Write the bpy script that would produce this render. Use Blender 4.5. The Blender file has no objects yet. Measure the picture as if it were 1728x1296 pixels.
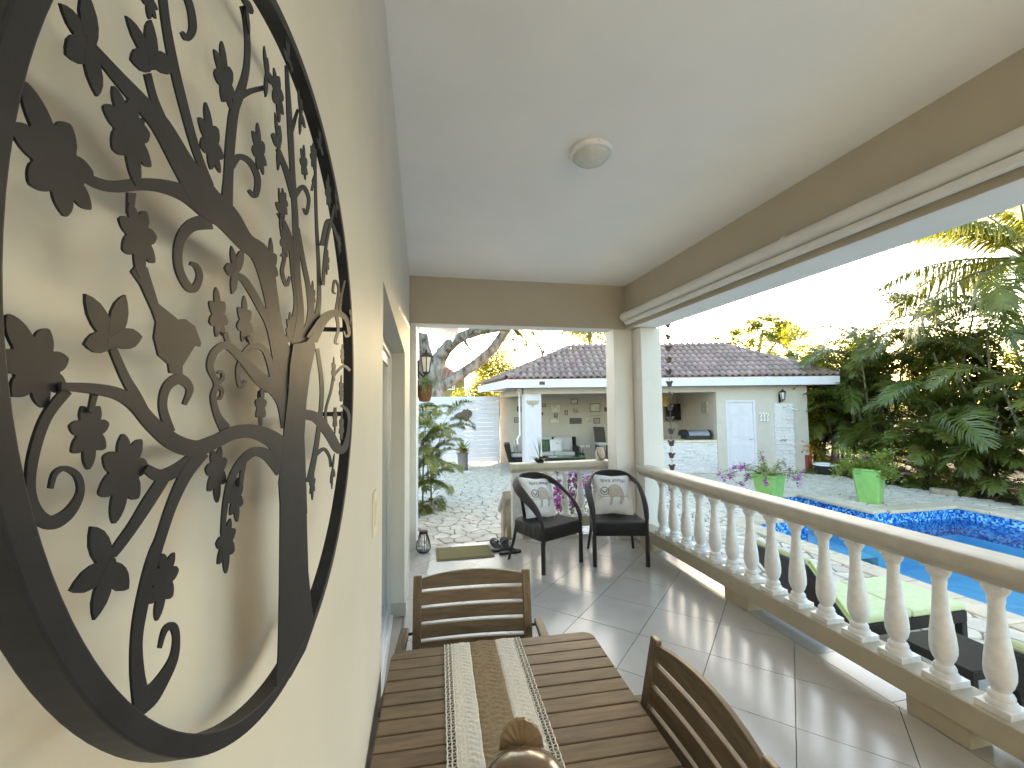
import bpy, bmesh, math, random
import numpy as np
from mathutils import Vector, Matrix, Euler
random.seed(11)
R_ = math.radians
C = bpy.context.scene.collection
SC = bpy.context.scene
PI = math.pi

# ------------------------------------------------------------------ camera, sky, sun, exposure
CAMZ = 1.6
YAW, PITCH, ROLL = R_(12.0), R_(3.04), R_(.65)
FPX, PCX, PCY = 720., 864., 648.
_f = Vector((math.sin(YAW)*math.cos(PITCH), math.cos(YAW)*math.cos(PITCH), math.sin(PITCH)))
_r0 = _f.cross(Vector((0, 0, 1))).normalized(); _u0 = _r0.cross(_f)
CR = math.cos(ROLL)*_r0 - math.sin(ROLL)*_u0
CU = math.cos(ROLL)*_u0 + math.sin(ROLL)*_r0
CF = _f
CAM = Vector((0, 0, CAMZ))
cd = bpy.data.cameras.new('camera'); cam = bpy.data.objects.new('camera', cd); C.objects.link(cam)
cd.sensor_width = 36; cd.lens = 36*FPX/1728; cd.clip_start = .01; cd.clip_end = 600
m = Matrix.Identity(4)
for i in range(3):
    m[i][0] = CR[i]; m[i][1] = CU[i]; m[i][2] = -CF[i]; m[i][3] = CAM[i]
cam.matrix_world = m
SC.camera = cam

SUN_AZ, SUN_EL = R_(31), R_(6.5)          # azimuth from +Y towards +X
w = bpy.data.worlds.new('World'); SC.world = w; w.use_nodes = True
nt = w.node_tree; bg = nt.nodes['Background']; sk = nt.nodes.new('ShaderNodeTexSky')
sk.sky_type = 'NISHITA'; sk.sun_disc = False; sk.sun_elevation = SUN_EL; sk.sun_rotation = SUN_AZ
sk.altitude = 0; sk.air_density = 1.0; sk.dust_density = 1.2; sk.ozone_density = 1.0
nt.links.new(sk.outputs[0], bg.inputs[0]); bg.inputs[1].default_value = .15
sd = bpy.data.lights.new('sun', 'SUN'); sun = bpy.data.objects.new('sun', sd); C.objects.link(sun)
sd.energy = 4.0; sd.angle = R_(.5); sd.color = (1, .84, .62)
sdir = Vector((math.sin(SUN_AZ)*math.cos(SUN_EL), math.cos(SUN_AZ)*math.cos(SUN_EL), math.sin(SUN_EL)))
sun.rotation_euler = sdir.to_track_quat('Z', 'Y').to_euler(); sun.location = (20, 6, 12)
SC.view_settings.view_transform = 'Standard'; SC.view_settings.look = 'None'
SC.view_settings.exposure = 3.4; SC.view_settings.gamma = 1
SC.view_settings.use_curve_mapping = False
SC.render.engine = 'CYCLES'
SC.cycles.use_denoising = True
SC.cycles.max_bounces = 14; SC.cycles.diffuse_bounces = 8; SC.cycles.glossy_bounces = 4
SC.cycles.transparent_max_bounces = 12
SC.cycles.sample_clamp_indirect = 8

# ------------------------------------------------------------------ pixel rays (1728 x 1296 photograph)
def ray(x, y): return CF + CR*((x-PCX)/FPX) - CU*((y-PCY)/FPX)
def onZ(x, y, z): d = ray(x, y); return CAM + d*((z-CAM.z)/d.z)
def onX(x, y, X): d = ray(x, y); return CAM + d*(X/d.x)
def onY(x, y, Y): d = ray(x, y); return CAM + d*(Y/d.y)
def proj(p):
    d = Vector(p)-CAM; z = d.dot(CF); return (PCX+FPX*d.dot(CR)/z, PCY-FPX*d.dot(CU)/z, z)
_rz = Matrix.Rotation(YAW, 3, 'Z')
def LD(x, y, dep):                      # pool-house frame: lateral / depth / height
    d = _rz @ ray(x, y); t = dep/d.y
    return Vector((d.x*t, dep, CAM.z+d.z*t))
def W(lat, dep, z=0): return Matrix.Rotation(-YAW, 3, 'Z') @ Vector((lat, dep, z))
G = -.40                                # level of the patio

# ------------------------------------------------------------------ mesh builder
class MB:
    def __init__(s): s.v = []; s.f = []
    def add(s, vs, fs):
        n = len(s.v); s.v += [tuple(v) for v in vs]; s.f += [tuple(i+n for i in f) for f in fs]; return s
    def box(s, x0, x1, y0, y1, z0, z1):
        return s.add([(x0,y0,z0),(x1,y0,z0),(x1,y1,z0),(x0,y1,z0),(x0,y0,z1),(x1,y0,z1),(x1,y1,z1),(x0,y1,z1)],
                     [(3,2,1,0),(4,5,6,7),(0,1,5,4),(1,2,6,5),(2,3,7,6),(3,0,4,7)])
    def obox(s, c, size, M=None):
        M = M or Matrix.Identity(3); c = Vector(c); a, b, d = [k/2 for k in size]
        vs = [c + M @ Vector(q) for q in ((-a,-b,-d),(a,-b,-d),(a,b,-d),(-a,b,-d),(-a,-b,d),(a,-b,d),(a,b,d),(-a,b,d))]
        return s.add(vs, [(3,2,1,0),(4,5,6,7),(0,1,5,4),(1,2,6,5),(2,3,7,6),(3,0,4,7)])
    def bar(s, p, q, wx, wy, up=(0,0,1)):     # a straight bar of rectangular section from p to q
        p, q = Vector(p), Vector(q); d = (q-p); L = d.length; d.normalize()
        u = Vector(up); x = d.cross(u)
        if x.length < 1e-4: x = d.cross(Vector((0,1,0)))
        x.normalize(); y = x.cross(d)
        M = Matrix((x, d, y)).transposed()
        return s.obox((p+q)/2, (wx, L, wy), M)
    def tube(s, pts, rad, n=8, caps=True):
        pts = [Vector(p) for p in pts]
        if not hasattr(rad, '__len__'): rad = [rad]*len(pts)
        prev = None; rings = []
        for i, p in enumerate(pts):
            d = (pts[min(i+1, len(pts)-1)] - pts[max(i-1, 0)])
            if d.length < 1e-9: d = Vector((0,0,1))
            d.normalize()
            if prev is None:
                a = Vector((0,0,1)) if abs(d.z) < .9 else Vector((1,0,0)); x = d.cross(a).normalized()
            else:
                x = (prev - d*prev.dot(d))
                x = x.normalized() if x.length > 1e-6 else d.orthogonal().normalized()
            prev = x; y = d.cross(x)
            rings.append([p + (x*math.cos(2*PI*k/n) + y*math.sin(2*PI*k/n))*rad[i] for k in range(n)])
        vs = [v for r in rings for v in r]; fs = []
        for i in range(len(rings)-1):
            for k in range(n):
                k2 = (k+1) % n; fs.append((i*n+k, i*n+k2, (i+1)*n+k2, (i+1)*n+k))
        if caps: fs.append(tuple(reversed(range(n)))); fs.append(tuple((len(rings)-1)*n+k for k in range(n)))
        return s.add(vs, fs)
    def lathe(s, prof, n=20, c=(0,0,0), sq=None):
        vs = []; fs = []; cx, cy, cz = c
        for r, z in prof:
            for k in range(n):
                a = 2*PI*k/n; vs.append((cx+r*math.cos(a), cy+r*math.sin(a), cz+z))
        for i in range(len(prof)-1):
            for k in range(n):
                k2 = (k+1) % n; fs.append((i*n+k, i*n+k2, (i+1)*n+k2, (i+1)*n+k))
        fs.append(tuple(reversed(range(n)))); fs.append(tuple((len(prof)-1)*n+k for k in range(n)))
        return s.add(vs, fs)
    def prism(s, poly, vec):                    # 3-D polygon extruded along vec
        poly = [Vector(p) for p in poly]; vec = Vector(vec); n = len(poly)
        vs = poly + [p+vec for p in poly]
        fs = [tuple(range(n-1, -1, -1)), tuple(range(n, 2*n))] + [(i, (i+1) % n, n+(i+1) % n, n+i) for i in range(n)]
        return s.add(vs, fs)
    def loft(s, secs, close=True, caps=True):   # list of equally long section loops
        n = len(secs[0]); vs = [v for q in secs for v in q]; fs = []
        for i in range(len(secs)-1):
            for k in range(n if close else n-1):
                k2 = (k+1) % n; fs.append((i*n+k, i*n+k2, (i+1)*n+k2, (i+1)*n+k))
        if caps: fs.append(tuple(reversed(range(n)))); fs.append(tuple((len(secs)-1)*n+k for k in range(n)))
        return s.add(vs, fs)
    def mesh(s, name, mt, smooth=False, fix=True):
        me = bpy.data.meshes.new(name); me.from_pydata(s.v, [], s.f)
        if fix:
            b = bmesh.new(); b.from_mesh(me); bmesh.ops.recalc_face_normals(b, faces=b.faces); b.to_mesh(me); b.free()
        if mt: me.materials.append(mt)
        if smooth:
            me.polygons.foreach_set('use_smooth', [True]*len(me.polygons))
            if smooth != 'all': me.set_sharp_from_angle(angle=R_(40))
        me.update(); return me
    def build(s, name, mt, parent=None, smooth=False, bevel=0, fix=True, kind=None, label=None):
        return link(name, s.mesh(name, mt, smooth, fix), parent, bevel, kind, label)

OFF = {}
def link(name, me, parent=None, bevel=0, kind=None, label=None):
    o = bpy.data.objects.new(name, me); C.objects.link(o)
    if parent:
        o.parent = parent
        if parent.name in OFF: o.location = -OFF[parent.name]
    if bevel:
        b = o.modifiers.new('bevel', 'BEVEL'); b.width = bevel; b.segments = 2; b.limit_method = 'ANGLE'; b.angle_limit = R_(40)
    if kind: o['kind'] = kind
    if label: o['label'] = label
    return o
def tag(o, label, cat, group=None):
    o['label'] = label; o['category'] = cat
    if group: o['group'] = group
    return o
def thing(name, label, cat, loc=(0,0,0), rz=0, group=None, off=None):
    """Empty at the thing's base. off: origin of the coordinates its parts are written in (default: world)."""
    o = bpy.data.objects.new(name, None); C.objects.link(o); o.empty_display_size = .1
    o.location = loc; o.rotation_euler = (0, 0, rz)
    OFF[o.name] = Vector(loc if off is None else off)
    return tag(o, label, cat, group)
def thingP(name, label, cat, at, group=None):     # a thing in the pool-house frame, parts written in (lat, dep, z)
    return thing(name, label, cat, W(*at), -YAW, group, off=at)
def localthing(name, label, cat, loc, rz=0, group=None): return thing(name, label, cat, loc, rz, group, off=(0,0,0))
def solo(o, at, frameP=False):                    # top-level single mesh: move its origin to 'at'
    at = Vector(at); o.data.transform(Matrix.Translation(-at))
    o.location = W(*at) if frameP else at
    if frameP: o.rotation_euler = (0, 0, -YAW)
    return o

# ------------------------------------------------------------------ materials
def _n(nt, t, **kw):
    n = nt.nodes.new(t)
    for k, v in kw.items(): setattr(n, k, v)
    return n
def col4(c): return (c[0], c[1], c[2], 1)
def mul(c, k): return tuple(min(1, x*k) for x in c)
def mat(name, col, rough=.6, metal=0., var=.08, vscale=5., bump=0., bscale=60., rnd=0., spec=.5, scale=(1,1,1), transl=0., col2=None, tcol=None, coat=0., detail=5., hue=0., distort=0., bdist=.01):
    m = bpy.data.materials.new(name); m.use_nodes = True; nt = m.node_tree; L = nt.links
    b = nt.nodes['Principled BSDF']; out = nt.nodes['Material Output']
    b.inputs['Roughness'].default_value = rough; b.inputs['Metallic'].default_value = metal
    b.inputs['Specular IOR Level'].default_value = spec; b.inputs['Coat Weight'].default_value = coat
    tc = _n(nt, 'ShaderNodeTexCoord'); mp = _n(nt, 'ShaderNodeMapping'); mp.inputs['Scale'].default_value = scale
    L.new(tc.outputs['Object'], mp.inputs[0])
    c2 = col2 or mul(col, 1+var); c1 = mul(col, 1-var)
    nz = _n(nt, 'ShaderNodeTexNoise'); nz.inputs['Scale'].default_value = vscale; nz.inputs['Detail'].default_value = detail
    nz.inputs['Distortion'].default_value = distort
    L.new(mp.outputs[0], nz.inputs['Vector'])
    mr = _n(nt, 'ShaderNodeMapRange'); mr.inputs[1].default_value = .3; mr.inputs[2].default_value = .7
    L.new(nz.outputs['Fac'], mr.inputs[0])
    mx = _n(nt, 'ShaderNodeMix', data_type='RGBA'); mx.inputs[6].default_value = col4(c1); mx.inputs[7].default_value = col4(c2)
    L.new(mr.outputs[0], mx.inputs[0]); cur = mx.outputs[2]
    if rnd or hue:
        oi = _n(nt, 'ShaderNodeObjectInfo'); hs = _n(nt, 'ShaderNodeHueSaturation')
        r2 = _n(nt, 'ShaderNodeMapRange'); r2.inputs[3].default_value = 1-rnd; r2.inputs[4].default_value = 1+rnd
        L.new(oi.outputs['Random'], r2.inputs[0]); L.new(r2.outputs[0], hs.inputs['Value'])
        if hue:
            wn = _n(nt, 'ShaderNodeTexWhiteNoise', noise_dimensions='1D'); L.new(oi.outputs['Random'], wn.inputs['W'])
            r3 = _n(nt, 'ShaderNodeMapRange'); r3.inputs[3].default_value = .5-hue; r3.inputs[4].default_value = .5+hue
            L.new(wn.outputs['Value'], r3.inputs[0]); L.new(r3.outputs[0], hs.inputs['Hue'])
        L.new(cur, hs.inputs['Color']); cur = hs.outputs[0]
    L.new(cur, b.inputs['Base Color'])
    if bump:
        bn = _n(nt, 'ShaderNodeTexNoise'); bn.inputs['Scale'].default_value = bscale; bn.inputs['Detail'].default_value = 4
        L.new(mp.outputs[0], bn.inputs['Vector'])
        bp = _n(nt, 'ShaderNodeBump'); bp.inputs['Strength'].default_value = bump; bp.inputs['Distance'].default_value = bdist
        L.new(bn.outputs['Fac'], bp.inputs['Height']); L.new(bp.outputs[0], b.inputs['Normal'])
    if transl:
        ms = _n(nt, 'ShaderNodeMixShader'); tr = _n(nt, 'ShaderNodeBsdfTranslucent'); ms.inputs[0].default_value = transl
        if tcol: tr.inputs[0].default_value = col4(tcol)
        else: L.new(cur, tr.inputs[0])
        L.new(b.outputs[0], ms.inputs[1]); L.new(tr.outputs[0], ms.inputs[2]); L.new(ms.outputs[0], out.inputs[0])
    return m
def addbump(m, kind, scale, strength, dist=.004, rot=(0,0,0), **kw):
    """relief from a regular texture (weave, planks ...) on top of a material"""
    nt = m.node_tree; L = nt.links; b = nt.nodes['Principled BSDF']
    tc = _n(nt, 'ShaderNodeTexCoord'); mp = _n(nt, 'ShaderNodeMapping'); mp.inputs['Scale'].default_value = scale; mp.inputs['Rotation'].default_value = rot
    L.new(tc.outputs['Object'], mp.inputs[0])
    if kind == 'weave':
        w1 = _n(nt, 'ShaderNodeTexWave', bands_direction='X'); w2 = _n(nt, 'ShaderNodeTexWave', bands_direction='Z'); w3 = _n(nt, 'ShaderNodeTexWave', bands_direction='Y')
        for q in (w1, w2, w3): L.new(mp.outputs[0], q.inputs['Vector']); q.inputs['Scale'].default_value = 1
        a = _n(nt, 'ShaderNodeMath', operation='MULTIPLY'); L.new(w1.outputs['Fac'], a.inputs[0]); L.new(w2.outputs['Fac'], a.inputs[1])
        a2 = _n(nt, 'ShaderNodeMath', operation='MULTIPLY'); L.new(w1.outputs['Fac'], a2.inputs[0]); L.new(w3.outputs['Fac'], a2.inputs[1])
        a3 = _n(nt, 'ShaderNodeMath', operation='ADD'); L.new(a.outputs[0], a3.inputs[0]); L.new(a2.outputs[0], a3.inputs[1]); h = a3.outputs[0]
    else:
        q = _n(nt, 'ShaderNodeTexVoronoi'); q.inputs['Scale'].default_value = 1; L.new(mp.outputs[0], q.inputs['Vector']); h = q.outputs['Distance']
    bp = _n(nt, 'ShaderNodeBump'); bp.inputs['Strength'].default_value = strength; bp.inputs['Distance'].default_value = dist
    L.new(h, bp.inputs['Height'])
    if b.inputs['Normal'].is_linked: L.new(b.inputs['Normal'].links[0].from_socket, bp.inputs['Normal'])
    L.new(bp.outputs[0], b.inputs['Normal'])
    return m

M = {}
M['wall'] = mat('cream_wall_paint', (.62,.60,.545), .55, var=.045, vscale=3, bump=.12, bscale=90, bdist=.004)
M['beam'] = mat('shaded_beam_paint', (.47,.415,.32), .6, var=.04, vscale=3, bump=.12, bscale=70, bdist=.004)  # same paint as the wall, with the beams' shade put into the colour
M['ceil'] = mat('white_ceiling_paint', (.88,.875,.865), .6, var=.025, vscale=2, bump=.08, bscale=60, bdist=.004)
M['column'] = mat('white_column_paint', (.76,.745,.72), .55, var=.03, vscale=4, bump=.1, bscale=70, bdist=.004)
M['tile'] = mat('glazed_floor_tile', (.46,.435,.40), .19, var=.08, vscale=3, bump=.03, bscale=9, rnd=.04, spec=.6, bdist=.003)
M['grout'] = mat('floor_grout', (.36,.33,.29), .9)
M['rail'] = mat('cast_stone_rail', (.50,.455,.375), .5, var=.12, vscale=9, bump=.1, bscale=120, bdist=.003)
M['rail2'] = mat('painted_plinth', (.46,.40,.29), .55, var=.06, vscale=8, bump=.1, bscale=90, bdist=.003)
M['bal'] = mat('white_baluster_paint', (.79,.785,.775), .38, var=.09, vscale=22, bump=.12, bscale=60, bdist=.003)
M['whitemetal'] = mat('white_aluminium', (.72,.71,.68), .35, var=.03)
M['alu'] = mat('brushed_aluminium', (.62,.64,.66), .35, metal=.6, var=.04)
M['glassdark'] = mat('door_glass', (.16,.18,.19), .06, spec=.8, var=.05)
M['iron'] = mat('dark_wrought_metal', (.017,.018,.023), .50, metal=0., spec=.22, var=.2, vscale=60, bump=.06, bscale=400, bdist=.001)
M['black'] = mat('black_metal', (.018,.018,.02), .45, metal=.3)
M['wood'] = mat('acacia_wood', (.145,.103,.063), .45, var=.30, vscale=7, scale=(1.2,9,9), rnd=.16, bump=.10, bscale=14, distort=.6, hue=.006, bdist=.004)
M['woodv'] = mat('acacia_wood_upright', (.155,.11,.064), .45, var=.28, vscale=7, scale=(9,9,1.2), rnd=.1, bump=.10, bscale=14, distort=.6, bdist=.004)
M['woody'] = mat('acacia_wood_long', (.135,.096,.055), .45, var=.28, vscale=7, scale=(9,1.2,9), rnd=.1, bump=.10, bscale=14, distort=.6, bdist=.004)
M['knitw'] = mat('white_cotton_knit', (.74,.72,.67), .95, var=.08, vscale=90, bump=.6, bscale=350, bdist=.003)
M['knitb'] = mat('jute_knit', (.30,.23,.145), .95, var=.2, vscale=90, bump=.7, bscale=350, bdist=.003)
M['ceramic'] = mat('brown_glaze', (.115,.075,.042), .2, var=.3, vscale=8, spec=.6, coat=.2)
M['ceramic2'] = mat('tan_glaze', (.20,.135,.075), .3, var=.25, vscale=25, spec=.5)
M['wicker'] = addbump(mat('dark_brown_wicker', (.030,.024,.022), .42, var=.25, vscale=60), 'weave', (55,55,75), .9, .006)
M['wickerband'] = addbump(mat('dark_wicker_wrap', (.033,.026,.023), .40, var=.25, vscale=60), 'weave', (90,90,90), .7, .004)
M['pillow'] = mat('white_linen', (.70,.69,.68), .9, var=.04, vscale=12, bump=.25, bscale=500, bdist=.001)
M['inkdark'] = mat('print_dark', (.06,.05,.05), .8); M['inkbeige'] = mat('print_beige', (.50,.43,.36), .9, var=.12, vscale=40)
M['inkgrey'] = mat('print_grey', (.30,.26,.23), .9); M['inkgreen'] = mat('print_green', (.33,.36,.27), .9)
M['matolive'] = mat('olive_coir', (.22,.19,.085), .95, var=.12, vscale=70, bump=.7, bscale=300, bdist=.004)
M['matrim'] = mat('olive_rubber_rim', (.20,.18,.10), .8)
M['rubber'] = mat('black_rubber', (.014,.013,.013), .6, bump=.3, bscale=200, bdist=.002)
M['stone'] = mat('pale_flagstone', (.585,.525,.435), .75, var=.14, vscale=6, rnd=.17, bump=.5, bscale=22, hue=.012, bdist=.012)
M['mortar'] = mat('mortar', (.30,.25,.19), .95, var=.2, vscale=8, bump=.4, bscale=60)
M['coping'] = mat('coral_stone_coping', (.62,.52,.38), .7, var=.12, vscale=7, rnd=.08, bump=.35, bscale=35, bdist=.006)
M['soil'] = mat('bed_soil', (.045,.034,.02), .95, var=.4, vscale=6, bump=.8, bscale=20, bdist=.05)
M['ground'] = mat('ground_grass', (.07,.085,.03), .95, var=.3, vscale=2, bump=.6, bscale=15, bdist=.05)
M['white'] = mat('white_paint', (.78,.78,.79), .5, var=.03)
M['fascia'] = mat('white_fascia', (.64,.62,.67), .5, var=.04, vscale=4)
M['gatewhite'] = mat('white_gate_board', (.60,.585,.645), .45, var=.04, vscale=3, rnd=.03)
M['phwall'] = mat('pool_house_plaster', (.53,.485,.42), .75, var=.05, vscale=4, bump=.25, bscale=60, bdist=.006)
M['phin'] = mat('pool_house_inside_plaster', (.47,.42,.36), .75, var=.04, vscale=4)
M['stack'] = mat('white_split_stone', (.68,.655,.65), .8, var=.1, vscale=20, bump=.5, bscale=50)
M['rooftile'] = mat('terracotta_grey_tile', (.275,.19,.165), .7, var=.25, vscale=7, rnd=.22, bump=.4, bscale=40, hue=.02, bdist=.006)
M['redtile'] = mat('red_clay_tile', (.33,.13,.08), .8, var=.25, vscale=9)
M['ochre'] = mat('ochre_plaster', (.30,.25,.11), .8)
M['green'] = mat('lime_plastic', (.25,.49,.14), .38, var=.12, vscale=7)
M['lime'] = mat('lime_cushion_cloth', (.56,.63,.38), .85, var=.05, vscale=20, bump=.2, bscale=300, bdist=.001)
M['limepipe'] = mat('lime_piping', (.36,.48,.06), .8)
M['lav'] = mat('grey_cushion_cloth', (.50,.47,.46), .9, var=.05)
M['green_glass'] = mat('green_table_top', (.04,.13,.04), .2)
M['terracotta'] = mat('coir_basket', (.17,.075,.03), .9, var=.3, vscale=30, bump=.8, bscale=90, bdist=.01)
M['greypot'] = mat('grey_ceramic_pot', (.17,.155,.15), .5, var=.2, vscale=14, scale=(6,6,1))
M['bark'] = mat('tree_bark', (.10,.085,.075), .95, var=.55, vscale=6, scale=(1,1,.45), bump=1., bscale=9, col2=(.30,.275,.26), bdist=.08)
M['barkdark'] = mat('branch_bark', (.12,.10,.085), .95, var=.3, vscale=6)
M['cane'] = mat('palm_cane', (.20,.19,.11), .7, var=.3, vscale=10, scale=(1,1,4))
FOL = dict(rough=.30, spec=.6, vscale=2.5, rnd=.22, hue=.02)
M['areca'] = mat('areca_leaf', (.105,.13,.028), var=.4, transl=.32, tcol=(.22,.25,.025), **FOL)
M['arecay'] = mat('areca_leaf_sunny', (.17,.19,.035), var=.35, transl=.38, tcol=(.26,.30,.03), **FOL)  # lit copy of the areca leaf, sunlight put into the colour
M['coco'] = mat('coconut_leaf', (.12,.145,.03), var=.3, transl=.4, tcol=(.30,.30,.03), **FOL)
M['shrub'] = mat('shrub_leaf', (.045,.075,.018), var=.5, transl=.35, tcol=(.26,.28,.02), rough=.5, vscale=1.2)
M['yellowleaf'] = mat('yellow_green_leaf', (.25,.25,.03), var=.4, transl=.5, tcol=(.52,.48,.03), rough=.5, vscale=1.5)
M['treeleaf'] = mat('tree_leaf', (.16,.19,.05), var=.4, transl=.5, tcol=(.40,.40,.08), rough=.5, vscale=1.5)
M['bougleaf'] = mat('bougainvillea_leaf', (.22,.27,.05), var=.45, transl=.4, tcol=(.38,.42,.06), rough=.5, vscale=9)
M['boug'] = mat('magenta_bract', (.42,.07,.40), var=.3, transl=.3, tcol=(.55,.10,.55), rough=.7, vscale=12)
M['croton'] = mat('croton_leaf', (.16,.05,.02), var=.6, vscale=9, col2=(.42,.33,.05), rough=.4)
M['fern'] = mat('fern_leaf', (.10,.17,.07), var=.3, transl=.3, tcol=(.2,.3,.08), rough=.5, vscale=6)
M['amber'] = mat('amber_shade', (.55,.33,.09), .6)
M['paper'] = mat('picture_paper', (.55,.55,.45), .7, var=.25, vscale=9); M['paper2'] = mat('picture_sketch', (.33,.29,.24), .7, var=.45, vscale=14)
M['frameblk'] = mat('picture_frame', (.035,.028,.024), .4); M['framelt'] = mat('picture_frame_light', (.40,.34,.26), .5)
M['screen'] = mat('tv_screen', (.008,.008,.009), .15)
M['steel'] = mat('grill_steel', (.45,.46,.48), .3, metal=.8)
M['glass'] = mat('lantern_glass', (.60,.60,.58), .1, spec=.6)
M['jar'] = mat('jar_glass', (.55,.52,.46), .12, spec=.7, var=.15, vscale=20)
M['bronze'] = mat('bronze_cup', (.10,.075,.06), .45, metal=.5, var=.2, vscale=40)
M['plaster_blue'] = mat('pool_plaster', (.36,.76,.95), .8, var=.05, vscale=2)
M['red'] = mat('red_wood', (.22,.045,.025), .6)
M['switch'] = mat('switch_plastic', (.70,.66,.50), .4)

def mosaic():
    m = bpy.data.materials.new('blue_mosaic'); m.use_nodes = True; nt = m.node_tree; L = nt.links; b = nt.nodes['Principled BSDF']
    tc = _n(nt, 'ShaderNodeTexCoord'); mp = _n(nt, 'ShaderNodeMapping'); mp.inputs['Scale'].default_value = (33,33,33); mp.inputs['Location'].default_value = (.37,.41,.33)
    fl = _n(nt, 'ShaderNodeVectorMath', operation='FLOOR'); wn = _n(nt, 'ShaderNodeTexWhiteNoise')
    nz = _n(nt, 'ShaderNodeTexNoise'); nz.inputs['Scale'].default_value = 7
    ad = _n(nt, 'ShaderNodeMath', operation='MULTIPLY_ADD'); ad.inputs[1].default_value = .75
    rp = _n(nt, 'ShaderNodeValToRGB'); rp.color_ramp.interpolation = 'CONSTANT'
    L.new(tc.outputs['Object'], mp.inputs[0]); L.new(mp.outputs[0], fl.inputs[0]); L.new(fl.outputs[0], wn.inputs['Vector']); L.new(tc.outputs['Object'], nz.inputs['Vector'])
    L.new(wn.outputs['Value'], ad.inputs[0])
    sb = _n(nt, 'ShaderNodeMath', operation='MULTIPLY'); sb.inputs[1].default_value = .35; L.new(nz.outputs['Fac'], sb.inputs[0]); L.new(sb.outputs[0], ad.inputs[2])
    L.new(ad.outputs[0], rp.inputs[0])
    els = rp.color_ramp.elements
    cs = [(0,(.012,.055,.30)),(.28,(.02,.11,.46)),(.48,(.05,.25,.64)),(.66,(.16,.46,.76)),(.82,(.36,.66,.85))]
    els[0].position = 0; els[0].color = col4(cs[0][1]); els[1].position = cs[1][0]; els[1].color = col4(cs[1][1])
    for p, c in cs[2:]: e = els.new(p); e.color = col4(c)
    L.new(rp.outputs[0], b.inputs['Base Color']); b.inputs['Roughness'].default_value = .2
    return m
M['mosaic'] = mosaic()
def water():
    m = bpy.data.materials.new('pool_water'); m.use_nodes = True; nt = m.node_tree; L = nt.links; nt.nodes.remove(nt.nodes['Principled BSDF'])
    t = _n(nt, 'ShaderNodeBsdfTransparent'); t.inputs[0].default_value = (.92,.985,1,1)
    g = _n(nt, 'ShaderNodeBsdfGlossy'); g.inputs['Roughness'].default_value = .03
    fr = _n(nt, 'ShaderNodeFresnel'); fr.inputs[0].default_value = 1.33
    mx = _n(nt, 'ShaderNodeMixShader'); nz = _n(nt, 'ShaderNodeTexNoise'); nz.inputs['Scale'].default_value = 5; nz.inputs['Detail'].default_value = 3
    tc = _n(nt, 'ShaderNodeTexCoord'); L.new(tc.outputs['Object'], nz.inputs['Vector'])
    bp = _n(nt, 'ShaderNodeBump'); bp.inputs['Strength'].default_value = .5; bp.inputs['Distance'].default_value = .03
    L.new(nz.outputs['Fac'], bp.inputs['Height']); L.new(bp.outputs[0], g.inputs['Normal']); L.new(bp.outputs[0], fr.inputs['Normal'])
    L.new(fr.outputs[0], mx.inputs[0]); L.new(t.outputs[0], mx.inputs[1]); L.new(g.outputs[0], mx.inputs[2])
    L.new(mx.outputs[0], nt.nodes['Material Output'].inputs[0])
    return m
M['water'] = water()

def clip_poly(poly, a, b, c):        # keep a*x + b*y <= c
    out = []
    for i in range(len(poly)):
        p, q = poly[i], poly[(i+1) % len(poly)]
        fp, fq = a*p[0]+b*p[1]-c, a*q[0]+b*q[1]-c
        if fp <= 0: out.append(p)
        if fp*fq < 0:
            t = fp/(fp-fq); out.append((p[0]+t*(q[0]-p[0]), p[1]+t*(q[1]-p[1])))
    return out
def clip_rect(poly, x0, x1, y0, y1):
    for a, b, c in ((-1,0,-x0),(1,0,x1),(0,-1,-y0),(0,1,y1)):
        poly = clip_poly(poly, a, b, c)
        if len(poly) < 3: return []
    return poly
def area2(p): return .5*sum(p[i][0]*p[(i+1) % len(p)][1]-p[(i+1) % len(p)][0]*p[i][1] for i in range(len(p)))
def inset(poly, d):                  # shrink a convex ccw polygon by clipping with its own edges moved inwards
    if area2(poly) < 0: poly = poly[::-1]
    out = list(poly)
    n = len(poly)
    for i in range(n):
        p, q = poly[i], poly[(i+1) % n]; ex, ey = q[0]-p[0], q[1]-p[1]; l = math.hypot(ex, ey)
        if l < 1e-6: continue
        nx, ny = ey/l, -ex/l
        out = clip_poly(out, nx, ny, nx*p[0]+ny*p[1]-d)
        if len(out) < 3: return []
    return out
def catmull(pts, k=5):
    n = len(pts)
    if n < 3: return [tuple(p) for p in pts]
    out = []
    for i in range(n-1):
        p0, p1, p2, p3 = pts[max(i-1,0)], pts[i], pts[i+1], pts[min(i+2,n-1)]
        for j in range(k):
            t = j/k
            out.append(tuple(.5*((2*b)+(c-a)*t+(2*a-5*b+4*c-d)*t*t+(-a+3*b-3*c+d)*t**3) for a, b, c, d in zip(p0,p1,p2,p3)))
    out.append(tuple(pts[-1])); return out
# ================================================================== SETTING
def structure(o): o['kind'] = 'structure'; return o
WX = -.13                                  # face of the house wall
PX0, PX1, PY0, PY1 = WX, 2.75, -2.2, 5.10  # porch floor
g = MB()
for x0, x1, y0, y1 in ((-200,5.3,-200,200),(10.1,200,-200,200),(5.3,10.1,8.05,200),(5.3,10.1,-200,-4),(5.3,6.55,6.4,8.05),(8.15,10.1,6.4,8.05)):
    z = G-.05; g.add([(x0,y0,z),(x1,y0,z),(x1,y1,z),(x0,y1,z)], [(0,1,2,3)])
structure(g.build('ground', M['ground']))
g = MB(); z = G-.02
for x0, x1, y0, y1 in ((-.6,5.2,-4,16),(5.2,6.5,6.45,16),(6.5,8.2,8.1,16),(8.2,10.2,6.45,16),(10.2,11.25,-4,16)):
    g.add([(x0,y0,z),(x1,y0,z),(x1,y1,z),(x0,y1,z)], [(0,1,2,3)])
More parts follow.
